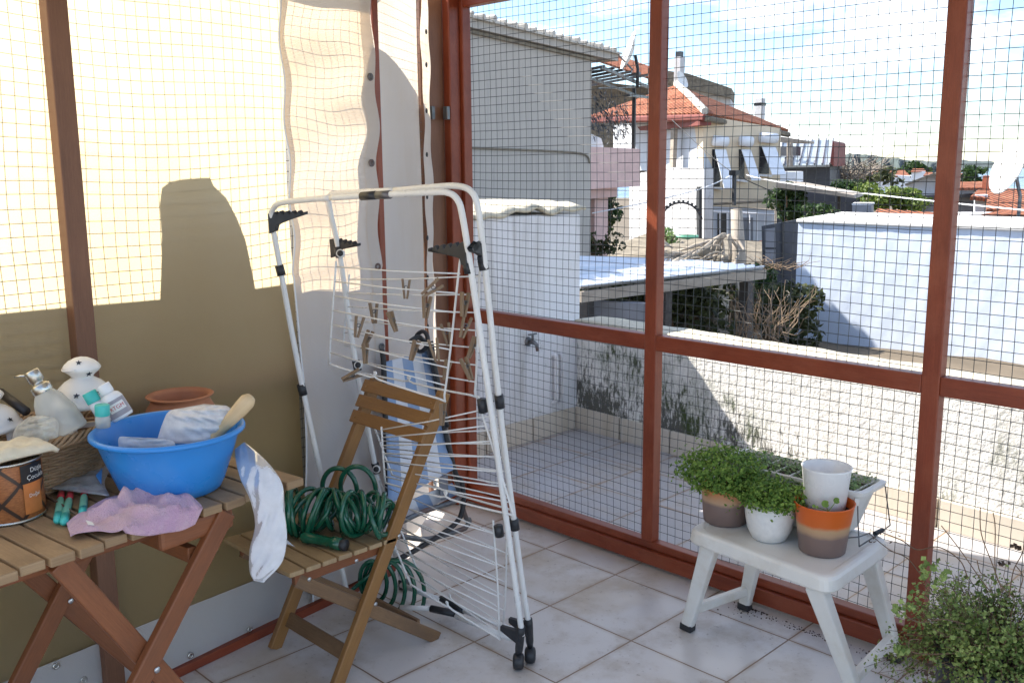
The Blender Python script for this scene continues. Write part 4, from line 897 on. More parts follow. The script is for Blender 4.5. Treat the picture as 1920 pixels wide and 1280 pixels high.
# ================================================================== INSIDE THE TERRACE
# ---- folding slatted table
ZT = .87
tE0, tE1 = onz(143, 1030, ZT), onz(567, 893, ZT)                      # front edge of the top, left to right
tD = (tE1-tE0).normalized(); tN = V((-tD.y, tD.x, 0))                  # tN points to the tarp wall
if tN.dot(LWN) > 0: tN = -tN
def tb(s, d, z=0): return tE0 + tD*s + tN*d + V((0, 0, z))             # s along, d into the depth, z above the top
TL = (tE1-tE0).length
tbl = thing('folding_table', 'slatted brown wooden folding table with crossed legs, crowded with objects', 'table', V((tb(0, .3).x, tb(0, .3).y, 0)))
s = TL
k = 0
while s > -.75:
    w = .0625; MB().bar(tb(s-w/2, -.004+.006*((k*7) % 3-1), -.011), tb(s-w/2, .66, -.011), w-.008, .022).build('slat', 'table_wood', tbl, bevel=.003); s -= w; k += 1
MB().bar(tb(TL-.42, .02, -.050), tb(TL-.215, .02, -.050), .026, .056).build('apron', 'table_leg_wood', tbl, bevel=.010)
for d in (.12, .60): MB().bar(tb(-.72, d, -.050), tb(TL-.22, d, -.050), .026, .056).build('apron', 'table_leg_wood', tbl, bevel=.006)
XF = tE0.x
def onfront(px, py, d): return onpl(px, py, tb(0, d), tN)
def legs(d, a0, a1, b0, b1, z0=0.0):
    for (p, q) in ((a0, a1), (b0, b1)):
        P, Q = onfront(*p, d), onfront(*q, d); dr = (Q-P)/(Q.z-P.z)
        top = P + dr*(ZT-.03-P.z); foot = P + dr*(z0-P.z)
        MB().bar(top, foot, .05, .024, up=tN).build('leg', 'table_leg_wood', tbl, bevel=.004); d += .026
    return
legs(.010, (415, 975), (272, 1255), (115, 1060), (300, 1262))
legs(.52, (107, 1136), (55, 1240), (62, 1080), (133, 1140))
MB().bar(tb(-.18, .02, -.80), tb(-.18, .55, -.80), .024, .04).build('stretcher', 'table_leg_wood', tbl, bevel=.003)
MB().bar(tb(.30, .03, -.12), tb(.30, .56, -.12), .024, .04).build('stretcher', 'table_leg_wood', tbl, bevel=.003)
for px, py, d in ((432, 967, .020), (295, 1255, -.004), (133, 1126, .505)): screw(onfront(px, py, d), -tN, .008, tbl)

# ---- lathe helper for round things standing upright at a point
def round_(prof, p, name, mat, parent=None, n=40, tilt=None, **k):
    M = Matrix.Translation(p)
    if tilt is not None: M = M @ tilt
    return MB().lathe(prof, M, n).build(name, mat, parent, smooth=True, loc=None if parent else p, **k)
def hump(p0, prof): return prof

# ---- blue basin
bp = onz(324, 914, ZT+.001); RB = .205
bs = tag(round_([(r_*.905, z_*1.02) for r_, z_ in [(.0001, .002), (.13, 0), (.135, .003), (.145, .02), (.178, .10), (.193, .142), (.197, .146), (.207, .146), (.211, .150), (.211, .156), (.205, .160), (.196, .158), (.191, .150), (.172, .09), (.137, .012), (.12, .008), (.0001, .008)]], bp, 'basin', 'blue_plastic', n=64), 'round bright blue plastic basin standing on the slatted table', 'basin')
# bags: a closed inflated film between a left and a right outline
def film(left, right, mat, name, bulge=.02, n=14, m_=26, wr=.006, parent=None, seed=0, solid=0):
    L, R = smooth_path(left, 6), smooth_path(right, 6)
    def pick(P, v): i = v*(len(P)-1); a = int(i); a = min(a, len(P)-2); return P[a].lerp(P[a+1], i-a)
    m = MB()
    for sgn in (1, -1):
        def fn(u, v):
            p = pick(L, v).lerp(pick(R, v), u); toC = (CAM-p).normalized()
            e = sin(u*pi)**.6*sin(min(1, v*1.02)*pi)**.35
            return p + toC*(sgn*bulge*e + wr*e*(sin(u*9+v*11+seed)+sin(v*27-u*6+seed*2)+.7*sin(u*17+v*37+seed)+.5*sin(v*61+u*13)))
        m.sheet(fn, n, m_)
    return m.build(name, mat, parent, smooth=True)
D0 = depth(bp)
f1 = film([at(x, y, D0+.02) for x, y in ((292, 832), (306, 790), (318, 770), (345, 764), (382, 757))], [at(x, y, D0-.02) for x, y in ((402, 830), (420, 815), (434, 795), (438, 772), (425, 760))], 'bag_white', 'plastic_bag', .055, 26, 34, .006, seed=2)
tag(f1, 'crumpled clear plastic bag bulging up inside the blue basin', 'plastic bag', 'plastic bags')
f1b = film([at(x, y, D0-.06) for x, y in ((223, 840), (222, 822), (232, 818), (260, 826))], [at(x, y, D0-.06) for x, y in ((330, 838), (324, 826), (300, 822), (276, 820))], 'bag_white', 'plastic_bag', .02, 14, 14, .003, seed=5)
tag(f1b, 'low white folded plastic bag lying in the left of the blue basin', 'plastic bag', 'plastic bags')
# wooden handle sticking out of the basin
h0, h1 = at(385, 838, D0-.02), at(470, 745, D0-.06)
tag(MB().tube([h0, h0.lerp(h1, .2), h0.lerp(h1, .5), h0.lerp(h1, .8), h0.lerp(h1, .93), h0.lerp(h1, 1.0), h0.lerp(h1, 1.015)], [.010, .012, .016, .0205, .0205, .014, .003], 16).build('tool_handle', 'handle_wood', smooth=True), 'pale wooden tool handle leaning out of the blue basin', 'handle')
# frosted bag hanging down over the table end
DB = depth(tb(TL-.2, .02))-.04
hb = film([at(x, y, DB+dz) for x, y, dz in ((440, 842, .12), (443, 868, .06), (452, 900, .02), (470, 940, 0), (478, 985, 0), (468, 1030, 0), (468, 1070, 0), (476, 1088, 0))], [at(x, y, DB+dz) for x, y, dz in ((458, 828, .12), (485, 850, .06), (512, 878, .02), (530, 910, 0), (534, 960, 0), (538, 1010, 0), (528, 1055, 0), (494, 1092, 0))], 'bag_frosted', 'hanging_bag', .014, 30, 80, .0024, seed=6)
tag(hb, 'long frosted plastic bag hanging over the right end of the table', 'plastic bag', 'plastic bags')
tipb = MB(); tipb.sheet(lambda u, v: at(528+26*u, 1003+22*u+(6*(1-u))*v*2, DB-.003+.01*sin(v*3)), 8, 4); tipb.build('corner_tip', 'bag_frosted', hb, smooth=True)
# small crumpled bag on the table in front of the basket
pb = film([onz(x, y, ZT+.02) for x, y in ((88, 915), (112, 895), (140, 870), (165, 862))], [onz(x, y, ZT+.02) for x, y in ((206, 930), (196, 905), (205, 880), (200, 866))], 'bag_film', 'plastic_bag', .035, 22, 22, .009, seed=3)
tag(pb, 'small crumpled clear plastic bag lying on the table in front of the wicker basket', 'plastic bag', 'plastic bags')
MB().prism([onz(180, 893, ZT+.055), onz(192, 880, ZT+.055), onz(190, 908, ZT+.055)], (0, 0, .004)).build('blue_print', 'blue_plastic', pb)
# pink cloth
def bilerp(c, u, v): return (c[0]*(1-u)+c[1]*u)*(1-v)+(c[3]*(1-u)+c[2]*u)*v
cl = [tb(-.035, .015), tb(.415, .00), tb(.37, .165), tb(.10, .17)]
fr_ = [(125, 985), (160, 962), (200, 940), (235, 932), (270, 930), (312, 910), (350, 930), (378, 952)]
bk_ = [(133, 1010), (170, 1006), (205, 1004), (245, 1000), (285, 993), (320, 984), (355, 975), (378, 966)]
PF = smooth_path([onz(x, y, ZT+.003) for x, y in fr_], 6); PB = smooth_path([onz(x, y, ZT+.003) for x, y in bk_], 6)
def cfn(u, v):
    i = u*(len(PF)-1); a = min(int(i), len(PF)-2); p = PF[a].lerp(PF[a+1], i-a).lerp(PB[a].lerp(PB[a+1], i-a), v)
    e = min(1, u*8)*min(1, (1-u)*8)*min(1, v*4+.3); fold = max(0, 1-abs(v-.35-.22*sin(u*7))/.13)*.016*max(0, min(1, (u-.12)*6))*max(0, min(1, (.75-u)*5))
    fold2 = max(0, 1-abs(v-.62+.18*sin(u*5+1))/.09)*.010*(1 if .15 < u < .8 else 0)
    z = .006+.009*e*(1+wob(u*9, v*6, 1))+fold*1.3+fold2*1.4
    for (u0, v0, du, dv, wd, hh) in ((.18, .55, .5, -.28, .05, .012), (.34, .25, .30, .55, .045, .014), (.30, .75, .55, -.2, .04, .011), (.62, .15, .12, .8, .05, .012), (.70, .6, .3, -.35, .05, .010)):
        L_ = sqrt(du*du+dv*dv); t_ = ((u-u0)*du+(v-v0)*dv)/L_/L_; q_ = abs((u-u0)*dv-(v-v0)*du)/L_+.02*sin(u*17+v*9)
        if -.05 < t_ < 1.05: z += hh*.75*max(0, 1-q_/(wd*1.3))**1.1*sin(max(0, min(1, t_))*pi)**.5*e
    z += .034*max(0, cos(min(1, abs(u-.66)/.26)*pi/2))**2*max(0, 1-v*1.8)
    d = (p-tE0).dot(tN)
    if d < -.008: p = p - tN*(d+.014); z = max(-.05, (d+.008)*.95)+.006
    return p+V((0, 0, z))
cm = MB().sheet(cfn, 90, 40); cloth = cm.build('cleaning_cloth', 'pink_cloth', smooth=True, solid=.0022); tag(cloth, 'crumpled mauve pink cleaning cloth at the front edge of the table', 'cloth')
MB().quad(onz(161, 975, ZT+.026), onz(173, 978, ZT+.026), onz(177, 984, ZT+.026), onz(165, 983, ZT+.026)).build('care_tag', 'print_white', cloth, solid=.001)
# mint handled tools and a twig
for k, (a, b, lab) in enumerate((((118, 905), (108, 975), 'mint green tool handle under the small bag, left of three'), ((137, 905), (120, 978), 'mint green tool handle under the small bag, middle of three'), ((160, 905), (155, 962), 'mint green tool handle under the small bag, partly under the cloth'))):
    p, q = onz(*a, ZT+.011), onz(*b, ZT+.011); t = MB().tube([p, p.lerp(q, .45), p.lerp(q, .55), p.lerp(q, .8), q, q+(q-p)*.03], [.006, .0075, .009, .0095, .009, .003], 12).build('paint_brush', 'mint_plastic', smooth=True); tag(t, lab, 'brush', 'mint handled brushes')
    MB().tube([p.lerp(q, .86), q, q+(q-p)*.035], [.0102, .0098, .003], 12).build('end_cap', 'turquoise_plastic', t, smooth=True); MB().tube([p.lerp(q, .30), p.lerp(q, .47)], [.0085, .0085], 10).build('collar', 'print_red', t, smooth=True)
tag(MB().tube(smooth_path([onz(82, 926, ZT+.012), onz(110, 943, ZT+.016), onz(150, 968, ZT+.012)], 4), .0035, 6).build('stick', 'twig', smooth=True), 'thin brown stick lying across the mint brush handles', 'stick')
tag(round_([(.0001, 0), (.014, 0), (.016, .01), (.016, .034), (.012, .04), (.0001, .04)], onz(84, 915, ZT+.001), 'stopper', 'mint_plastic', n=20), 'small green plastic stopper beside the paint can', 'stopper')

# ---- paint can with a rag on top
cp_ = onz(18, 965, ZT+.001); RC = .082; HC = .145
pc = thing('paint_can', 'round paint can with a picture of brown trellis and an orange strip', 'can', cp_)
round_([(.0001, .002), (RC-.004, .002), (RC, 0), (RC+.002, .003), (RC+.001, .006), (RC-.001, .007)], cp_, 'bottom_rim', 'steel', pc, 56)
round_([(RC-.001, .006), (RC-.001, HC-.006)], cp_, 'label', 'can_picture', pc, 72)
round_([(RC-.001, HC-.007), (RC+.002, HC-.004), (RC+.002, HC), (RC-.004, HC), (RC-.008, HC-.006), (.0001, HC-.006)], cp_, 'lid', 'steel', pc, 56)
ca = atan2(CAM.y-cp_.y, CAM.x-cp_.x)
def canpt(a, z, o=.0012): return cp_+V(((RC+o)*cos(ca+a), (RC+o)*sin(ca+a), z))
def canpatch(a0, a1, z0, z1, name, mat, o): return MB().sheet(lambda u, v: canpt(a0+(a1-a0)*u, z0+(z1-z0)*v, o), 12, 2).build(name, mat, pc, smooth=True)
canpatch(.42, 1.02, .018, .092, 'orange_strip', 'can_orange', .0010); canpatch(.38, 1.20, .092, .137, 'black_strip', 'can_black', .0012)
def text_mesh(s, size, mat, place, name, parent):
    cu = bpy.data.curves.new('lettering', 'FONT'); cu.body = s; cu.size = size; cu.resolution_u = 3; o = bpy.data.objects.new('lettering', cu); col.objects.link(o)
    dg = bpy.context.evaluated_depsgraph_get(); me = o.evaluated_get(dg).to_mesh(); vs = [tuple(v.co) for v in me.vertices]; fs = [tuple(p.vertices) for p in me.polygons]
    bpy.data.objects.remove(o); bpy.data.curves.remove(cu)
    m = MB(); m.add([place(v[0], v[1]) for v in vs], fs); return m.build(name, mat, parent)
text_mesh('Düşle', .016, 'print_white', lambda x, y: canpt(.66+x/RC, .117+y, .0022), 'lettering', pc)
text_mesh('Çocukla', .016, 'print_white', lambda x, y: canpt(.54+x/RC, .100+y, .0022), 'lettering', pc)
text_mesh('Doğal', .012, 'print_white', lambda x, y: canpt(.56+x/RC, .058+y, .0022), 'lettering', pc)
rp = cp_+V((0, 0, HC+.004))
def ragf(u, v):
    a, b = (u-.5), (v-.5); p = rp + tD*(a*.17+.012) + tN*(b*.13-.01); e = max(0, 1-(2*a)**6)*max(0, 1-(2*b)**6)
    return p+V((0, 0, .006+.016*e+.006*wob(u*7, v*6, 3)*e-.03*max(0, abs(a)-.42)*6*.3))
tag(MB().sheet(ragf, 30, 24).build('rag', 'rag_cream', smooth=True, solid=.010), 'stiff cream paint rag folded on the lid of the paint can', 'rag')

# ---- wicker basket with its contents
def ell(c, rx, ry, a, z): return c + tD*(rx*cos(a)) + tN*(ry*sin(a)) + V((0, 0, z))
KX, KY, KH = .262, .150, .135
kc = tb(.135, .52, .0)
wk = thing('wicker_basket', 'oval brown wicker basket full of lanterns and bottles', 'basket', kc)
m = MB(); NS = 44
for r in range(15):
    z = .008+r*.0082; f = .80+.20*(z/KH); m.tube([ell(kc, KX*f+.004*(1 if (i+r) % 2 else -1), KY*f+.004*(1 if (i+r) % 2 else -1), 2*pi*i/NS, z) for i in range(NS)], .0041, 5, closed=True)
m.build('weave', 'wicker', wk, smooth=True)
m = MB()
for i in range(NS): a = 2*pi*(i+.0)/NS; m.tube([ell(kc, KX*.80, KY*.80, a, .003), ell(kc, KX, KY, a, KH)], .003, 5)
m.build('stakes', 'wicker', wk)
m = MB()
for j in range(5):
    pts = []
    for i in range(150):
        a = 2*pi*i/150; ph = a*16+j*2*pi/5; pts.append(ell(kc, KX+.008+.010*cos(ph), KY+.008+.010*cos(ph), a, KH+.006+.011*sin(ph)))
    m.tube(pts, .0052, 5, closed=True)
m.build('rim', 'wicker', wk, smooth=True)
MB().add and None
m = MB(); vs = [ell(kc, KX*.8, KY*.8, 2*pi*i/32, .006) for i in range(32)]; m.add(vs, [tuple(range(32))]); m.build('base', 'wicker', wk)
def star(c, n, r, parent, mat='window_dark'):
    n = V(n).normalized(); q = n.to_track_quat('Z', 'Y').to_matrix(); pts = []
    for k in range(10): a = k*pi/5+.3; rr = r if k % 2 == 0 else r*.42; pts.append(V(c)+q@V((rr*cos(a), rr*sin(a), 0)))
    return MB().prism(pts, n*.0018).build('star_hole', mat, parent)
def lantern(p, sc, lab, stars, tilt=None):
    T = Matrix.Translation(p) @ (tilt or Matrix()) @ Matrix.Scale(sc, 4)
    t = thing('ceramic_lantern', lab, 'lantern', p, 'white ceramic lanterns in the basket')
    MB().lathe([(.066, .075), (.078, .078), (.080, .084), (.078, .090), (.072, .094), (.071, .106), (.062, .124), (.046, .140), (.031, .149), (.026, .153), (.031, .160), (.041, .168), (.0475, .176), (.046, .181), (.042, .187), (.032, .196), (.018, .203), (.0001, .207)], T, 40).build('dome', 'ceramic_white', t, smooth=True)
    pz = MB()
    for k in range(4):
        a = k*pi/2+.5; pz.bar(T@V((.058*cos(a), .058*sin(a), .0)), T@V((.062*cos(a), .062*sin(a), .078)), .030*sc, .012*sc, up=T.to_3x3()@V((cos(a), sin(a), 0)))
    pz.lathe([(.072, .0), (.074, .012), (.060, .014), (.060, 0)], T, 32); pz.build('base', 'ceramic_white', t, smooth=False)
    MB().tube([T@V((.047*cos(a+2.2), .047*sin(a+2.2), .178+.004*sin(a*2))) for a in np.linspace(0, 3.4, 20)], .0022*sc, 6).build('wire_handle', 'ceramic_white', t, smooth=True)
    for a, z, rr in stars:
        d = ca+a; r = np.interp(z, [.094, .106, .124, .140, .149, .160, .168, .176, .187, .196], [.072, .071, .062, .046, .031, .031, .041, .0475, .042, .032])
        c = T@V(((r+.0005)*cos(d), (r+.0005)*sin(d), z)); nz = .9 if z < .15 else (-.5 if z < .17 else .8); star(c, T.to_3x3()@V((cos(d), sin(d), nz)), .0085*sc*rr, t)
    return t
dk = depth(kc)
l1p = at(152, 790, dk+.03); l1p.z = ZT+.035
lp = kc+tD*.075+tN*.045; 
def place_on(px, D, z): p = at(px, 700, D); return V((p.x, p.y, z))
LT = at(151, 668, dk+.05); lantern(LT-V((0, 0, .207*1.02)), 1.02, 'white ceramic lantern with star holes standing upright in the basket', [(-.35, .116, 1), (.55, .118, 1), (.9, .108, .8), (-.25, .196, .9), (.35, .166, 1)])
LT2 = at(-14, 722, dk-.04); lantern(LT2-V((0, 0, .207*.9)), .90, 'white ceramic lantern at the left edge, beside the crumpled bag', [(.75, .110, 1)], Matrix.Rotation(.12, 4, 'X'))
# soap dispenser, tilted
def Tilt(p, ax, ang): return Matrix.Translation(p) @ Matrix.Rotation(ang, 4, V(ax))
sp_ = at(128, 812, dk-.045)
TS = Tilt(sp_, _F, -.45) @ Matrix.Scale(1.2, 4)
sd = thing('soap_dispenser', 'tilted clear plastic soap dispenser with a steel pump in the basket', 'dispenser', sp_)
MB().lathe([(.0001, 0), (.040, 0), (.044, .005), (.041, .05), (.030, .085), (.020, .10), (.017, .104)], TS, 32).build('bottle', 'clear_plastic', sd, smooth=True)
MB().lathe([(.019, .100), (.021, .104), (.021, .117), (.018, .120), (.012, .122), (.012, .126), (.016, .128), (.016, .150), (.014, .153), (.0001, .153)], TS, 28).build('pump', 'steel', sd, smooth=True)
MB().tube([TS@V((0, 0, .140)), TS@V((0, 0, .140))-_R*.035, TS@V((0, 0, .140))-_R*.050+V((0, 0, -.002))], [.004, .0035, .003], 8).build('spout', 'steel', sd, smooth=True)
# white bottle with label, two turquoise capped bottles
def bottle(p, T, prof_body, mat, cap_prof, cap_mat, lab, name='bottle'):
    t = thing(name, lab, 'bottle', p); MB().lathe(prof_body, T, 28).build('body', mat, t, smooth=True); MB().lathe(cap_prof, T, 28).build('cap', cap_mat, t, smooth=True); return t
b1 = at(232, 782, dk-.02); T1 = Tilt(b1, _F, -.5)
t = bottle(b1, T1, [(.0001, 0), (.026, 0), (.028, .004), (.028, .055), (.024, .066), (.016, .072), (.014, .076)], 'bottle_white', [(.0165, .074), (.0175, .078), (.0175, .098), (.016, .100), (.0001, .100)], 'bottle_white', 'small white bottle with a printed label leaning in the basket')
m1 = T1.inverted()
def onbottle(x, y, o): a = atan2((m1@CAM).y, (m1@CAM).x)+x/.028; return T1@V(((.028+o)*cos(a), (.028+o)*sin(a), y))
MB().sheet(lambda u, v: onbottle(-.035+.07*u, .008+.045*v, .0006), 12, 2).build('label', 'label_grey', t, smooth=True)
MB().sheet(lambda u, v: onbottle(-.022+.044*u, .022+.022*v, .0010), 12, 2).build('emblem', 'print_white', t, smooth=True)
text_mesh('RTGM', .014, 'print_red', lambda x, y: onbottle(x-.019, .028+y, .0016), 'lettering', t)
b2 = at(193, 800, dk-.09); bottle(b2, Tilt(b2, _F, .05), [(.0001, 0), (.018, 0), (.018, .028), (.014, .032)], 'clear_plastic', [(.0175, .030), (.018, .033), (.018, .056), (.0165, .058), (.0001, .058)], 'turquoise_plastic', 'small bottle with turquoise cap at the front rim of the basket')
b3 = at(190, 775, dk-.03); bottle(b3, Tilt(b3, _F, -.45), [(.0001, 0), (.017, 0), (.017, .03), (.014, .036)], 'bottle_white', [(.0175, .034), (.018, .037), (.018, .062), (.0165, .064), (.0001, .064)], 'turquoise_plastic', 'turquoise capped bottle leaning behind the other, against the lantern')
st = MB(); st.tube([at(0, 735, dk+.05), at(50, 772, dk)], .012, 8); tag(st.build('brown_stick', 'brown_pole', smooth=True), 'dark round stick lying in the basket behind the left lantern', 'stick')
f4 = film([at(x, y, dk-.14) for x, y in ((22, 840), (25, 812), (35, 795), (55, 780))], [at(x, y, dk-.15) for x, y in ((108, 820), (110, 800), (105, 785), (80, 778))], 'bag_film_warm', 'plastic_bag', .035, 22, 22, .005, seed=8)
tag(f4, 'yellowish clear plastic bag draped over the left front rim of the basket', 'plastic bag', 'plastic bags')
f5 = film([at(x, y, dk-.155) for x, y in ((74, 800), (76, 815), (80, 830), (84, 838))], [at(x, y, dk-.155) for x, y in ((90, 790), (92, 810), (91, 825), (87, 838))], 'bag_film_warm', 'bag_handle', .006, 8, 16, .001, seed=4, parent=None); f5.parent = f4

# ---- terracotta pot behind the basin
tpz = ZT+.002; tpp = at(337, 738, 2.98); tp_ = V((tpp.x, tpp.y, tpz)); HT = tpp.z-tpz
tag(round_([(.0001, 0), (.065, 0), (.07, .005), (.10, HT*.45), (.105, HT*.6), (.088, HT*.84), (.086, HT*.89), (.099, HT*.95), (.102, HT*.985), (.098, HT), (.088, HT*.99), (.080, HT*.9), (.085, HT*.6), (.06, .02), (.0001, .015)], tp_, 'terracotta_pot', 'terracotta', n=56), 'round bellied terracotta pot behind the blue basin', 'pot')

# ---- folding wooden chair
xN, xFar = .305, -.075
chz = thing('folding_chair', 'slatted brown wooden folding chair facing the table, holding a green hose', 'chair', (.12, -1.2, 0))
def side(x, y, z): return V((x, y, z))
for x, mt in ((xN, 'chair_wood'), (xFar, 'chair_wood')):
    MB().bar(side(x, -.838, .915), side(x, -1.335, 0), .024, .047, up=(0, 1, 0)).build('long_leg', mt, chz, bevel=.004)
    xi = x-.027 if x == xN else x+.027
    MB().bar(side(xi, -1.445, .41), side(xi, -.875, 0), .024, .045, up=(0, 0, 1)).build('short_leg', 'chair_grey_wood', chz, bevel=.004)
    MB().bar(side(x-(.027 if x == xN else -.027), -1.455, .415), side(x-(.027 if x == xN else -.027), -1.06, .425), .022, .046).build('seat_rail', 'table_leg_wood', chz, bevel=.004)
for k, (z, d) in enumerate(((.885, 0), (.832, 0), (.779, 0))):
    y = -.838-(.915-z)*(.497/.915)-.034; c0, c1 = side(xFar-.022, y, z), side(xN+.018, y, z); MB().bar(c0, c1, .012, .047, up=V((0, .497, .915)).normalized()).build('back_slat', 'chair_wood', chz, bevel=.003)
    for x in (xFar+.005, xN-.004): screw((x, y-.0065, z), (0, -1, .4), .005, chz, 'chair_wood')
for k in range(7):
    y = -1.462+.0605*k; MB().bar(side(xFar-.02, y, .447), side(xN+.012, y, .447), .053, .016).build('seat_slat', 'seat_wood', chz, bevel=.003)
MB().bar(side(xFar, -1.275, .095), side(xN, -1.275, .095), .014, .052, up=V((0, .497, .915)).normalized()).build('front_stretcher', 'chair_grey_wood', chz, bevel=.003)
MB().bar(side(xFar+.03, -.955, .075), side(xN-.03, -.955, .075), .014, .045).build('rear_stretcher', 'chair_grey_wood', chz, bevel=.003)
for y, z in ((-1.42, .415), (-1.24, .421), (-1.062, .455), (-1.17, .245)): screw((xN+.0125, y, z), (1, 0, 0), .007, chz)
# coiled green hose on the seat
def coil(c, ax, r, turns, length, rt, seed, name, lab, n=26, wobble=.34):
    ax = V(ax).normalized(); a = V((0, 0, 1)); b = ax.cross(a).normalized(); rr = random.Random(seed); pts = []
    tot = turns*n; P5 = [[rr.gauss(0, 1) for _ in range(turns+2)] for _ in range(5)]
    for i in range(tot+1):
        q = i/n; k = int(q); f = q-k; f = f*f*(3-2*f); w = [max(-1.6, min(1.6, L_[k]*(1-f)+L_[k+1]*f)) for L_ in P5]; an = 2*pi*q
        R_ = r*(.93+wobble*.5*w[0])
        p = V(c)+ax*(length*(i/tot-.5)+.75*wobble*w[1]*r*sin(an)*2+.6*wobble*w[4]*r*cos(an)*1.5+.012*w[2]) + a*(R_*cos(an)*(1+.1*w[3])-.012*abs(w[0])) + b*(R_*.95*sin(an)+.02*w[3])
        pts.append(p)
    zmin = V(c).z-r
    for p in pts: p.z = max(p.z, zmin+.002)
    m = MB(); m.tube(pts, rt, 9); return pts, m
hz = .456
pts, m = coil((.165, -1.20, hz+.084), (.82, .57, 0), .076, 21, .36, .0088, 9, 'hose', '')
hose = thing('garden_hose', 'glossy dark green coiled garden hose lying on the seat of the chair', 'hose', (.19, -1.2, hz))
m.build('coil', 'hose_green', hose, smooth=True)
for k in range(2):
    c = V((.03+.07*k, -1.10+.03*k, hz+.105)); MB().tube(smooth_path([c+V((.07*cos(a)*.8, .07*cos(a)*.5, .078*sin(a)+.015*k)) for a in np.linspace(-.6, 3.8, 12)], 3), .0088, 9).build('loose_loop', 'hose_green', hose, smooth=True)
e0, e1 = onz(565, 1005, hz+.022), onz(640, 1020, hz+.02)
MB().tube([e0, e0.lerp(e1, .08), e0.lerp(e1, .2), e0.lerp(e1, .3), e0.lerp(e1, .75), e0.lerp(e1, .8), e1], [.012, .020, .021, .0175, .0165, .021, .020], 16).build('connector', 'hose_green', hose, smooth=True)
MB().tube([e1.lerp(e0, .08), e1+(e1-e0)*.12], [.017, .019], 12).build('collar', 'black_plastic', hose, smooth=True)
# second hose loops behind the chair legs on the floor side
h2_ = thing('garden_hose', 'dark green hose loops hanging low behind the chair by the drying rack', 'hose', (.1, -.85, .1)); m = MB()
for k in range(5):
    rr = random.Random(k); c = at(700+12*k, 1090+6*k, 3.72); m.tube([c+_R*(.095*cos(a)*(.55+.12*k))+V((0, 0, .15*sin(a)*(.6+.08*k)))-_F*.02*sin(a+k) for a in np.linspace(0, 2*pi, 26)[:-1]], .0085, 8, closed=True)
m.tube(smooth_path([at(660, 1105, 3.7), at(690, 1080, 3.7), at(715, 1062, 3.7)], 5), .0085, 8); m.build('loops', 'hose_green', h2_, smooth=True)
# ---- white tower drying rack, folded nearly flat
FA0, FA1 = V((-.15, -.967, 0)), V((.655, -.82, .03)); FB0, FB1 = V((-.124, -.715, .03)), V((.652, -.762, .03))
LEAN = V((0, -.25, 1.55))
NA = (FA1-FA0).cross(LEAN).normalized(); NB = (FB1-FB0).cross(LEAN).normalized()
def ra(x, y): return onpl(x, y, FA1, NA)
def rb(x, y): return onpl(x, y, FB1, NB)
dr = thing('drying_rack', 'white folding tower clothes dryer with black joints leaning by the corner', 'drying rack', (.3, -.85, 0))
MB().tube(smooth_path([ra(655, 1130), ra(600, 880), ra(560, 690), ra(525, 500), ra(510, 415), ra(513, 390), ra(535, 379), ra(620, 371)], 6), .0098, 12).build('tube_frame', 'white_enamel', dr, smooth=True)
MB().tube(smooth_path([ra(620, 371), ra(700, 366), ra(800, 361), ra(838, 361), ra(858, 375), ra(868, 410), ra(885, 520), ra(925, 800), ra(964, 1080), ra(979, 1190)], 6), .0098, 12).build('tube_frame', 'white_enamel', dr, smooth=True)
MB().tube(smooth_path([rb(757, 1100), rb(735, 1010), rb(705, 880), rb(668, 685), rb(638, 485), rb(620, 400), rb(618, 368), rb(640, 362), rb(740, 357)], 6), .0098, 12).build('tube_frame', 'white_enamel', dr, smooth=True)
MB().tube(smooth_path([rb(740, 357), rb(820, 350), rb(858, 349), rb(882, 358), rb(895, 385), rb(906, 470), rb(940, 790), rb(975, 1060), rb(993, 1180)], 6), .0098, 12).build('tube_frame', 'white_enamel', dr, smooth=True)
MB().tube([ra(678, 368), ra(706, 366)], .0135, 12).build('top_joint', 'black_plastic', dr, smooth=True); MB().tube([ra(706, 366), ra(732, 365)], .0130, 12).build('top_joint', 'dull_tube', dr, smooth=True)
# black hooks (combs for hangers)
def hook(p, d, nrm, L=.125):
    d = V(d).normalized(); up = V((0, 0, 1)); o = [(-.010, -.030), (-.012, .024)]
    for k in range(5): x = .012+k*L/5; o += [(x, .026-.004*k*.6), (x+.010, .014-.0035*k), (x+.018, .026-.0045*k)]
    o += [(L+.012, .008), (L+.012, -.002), (L*.6, -.010), (L*.25, -.018), (.016, -.022), (.010, -.04), (-.010, -.045)]
    m = MB(); m.prism([p+d*x+up*y-nrm*.009 for x, y in o], nrm*.018); return m.build('hanger_hook', 'black_plastic', dr, bevel=.002)
dA = (FA1-FA0).normalized()
hook(ra(512, 412), dA*.55+V((0, .4, .1)), NA, .105); hook(rb(626, 460), dA, NB, .115); hook(ra(872, 470), -dA, NA, .125); hook(rb(903, 468), V((.3, -.9, 0)), V((.9, .3, 0)), .05)
def clip(P, f, ln=.045): a, b = P; MB().tube([V(a), V(b)], .0155, 10).build('joint', 'black_plastic', dr, smooth=True)
for f, x, y, x2, y2 in ((ra, 523, 497, 528, 516), (ra, 564, 720, 569, 740), (rb, 633, 462, 637, 482), (rb, 667, 676, 671, 694), (rb, 703, 868, 707, 886), (ra, 876, 492, 880, 512), (ra, 903, 748, 906, 772), (ra, 934, 985, 937, 1004), (rb, 904, 488, 908, 506), (rb, 935, 740, 938, 764), (rb, 963, 972, 966, 992)): clip((f(x, y), f(x2, y2)), f)
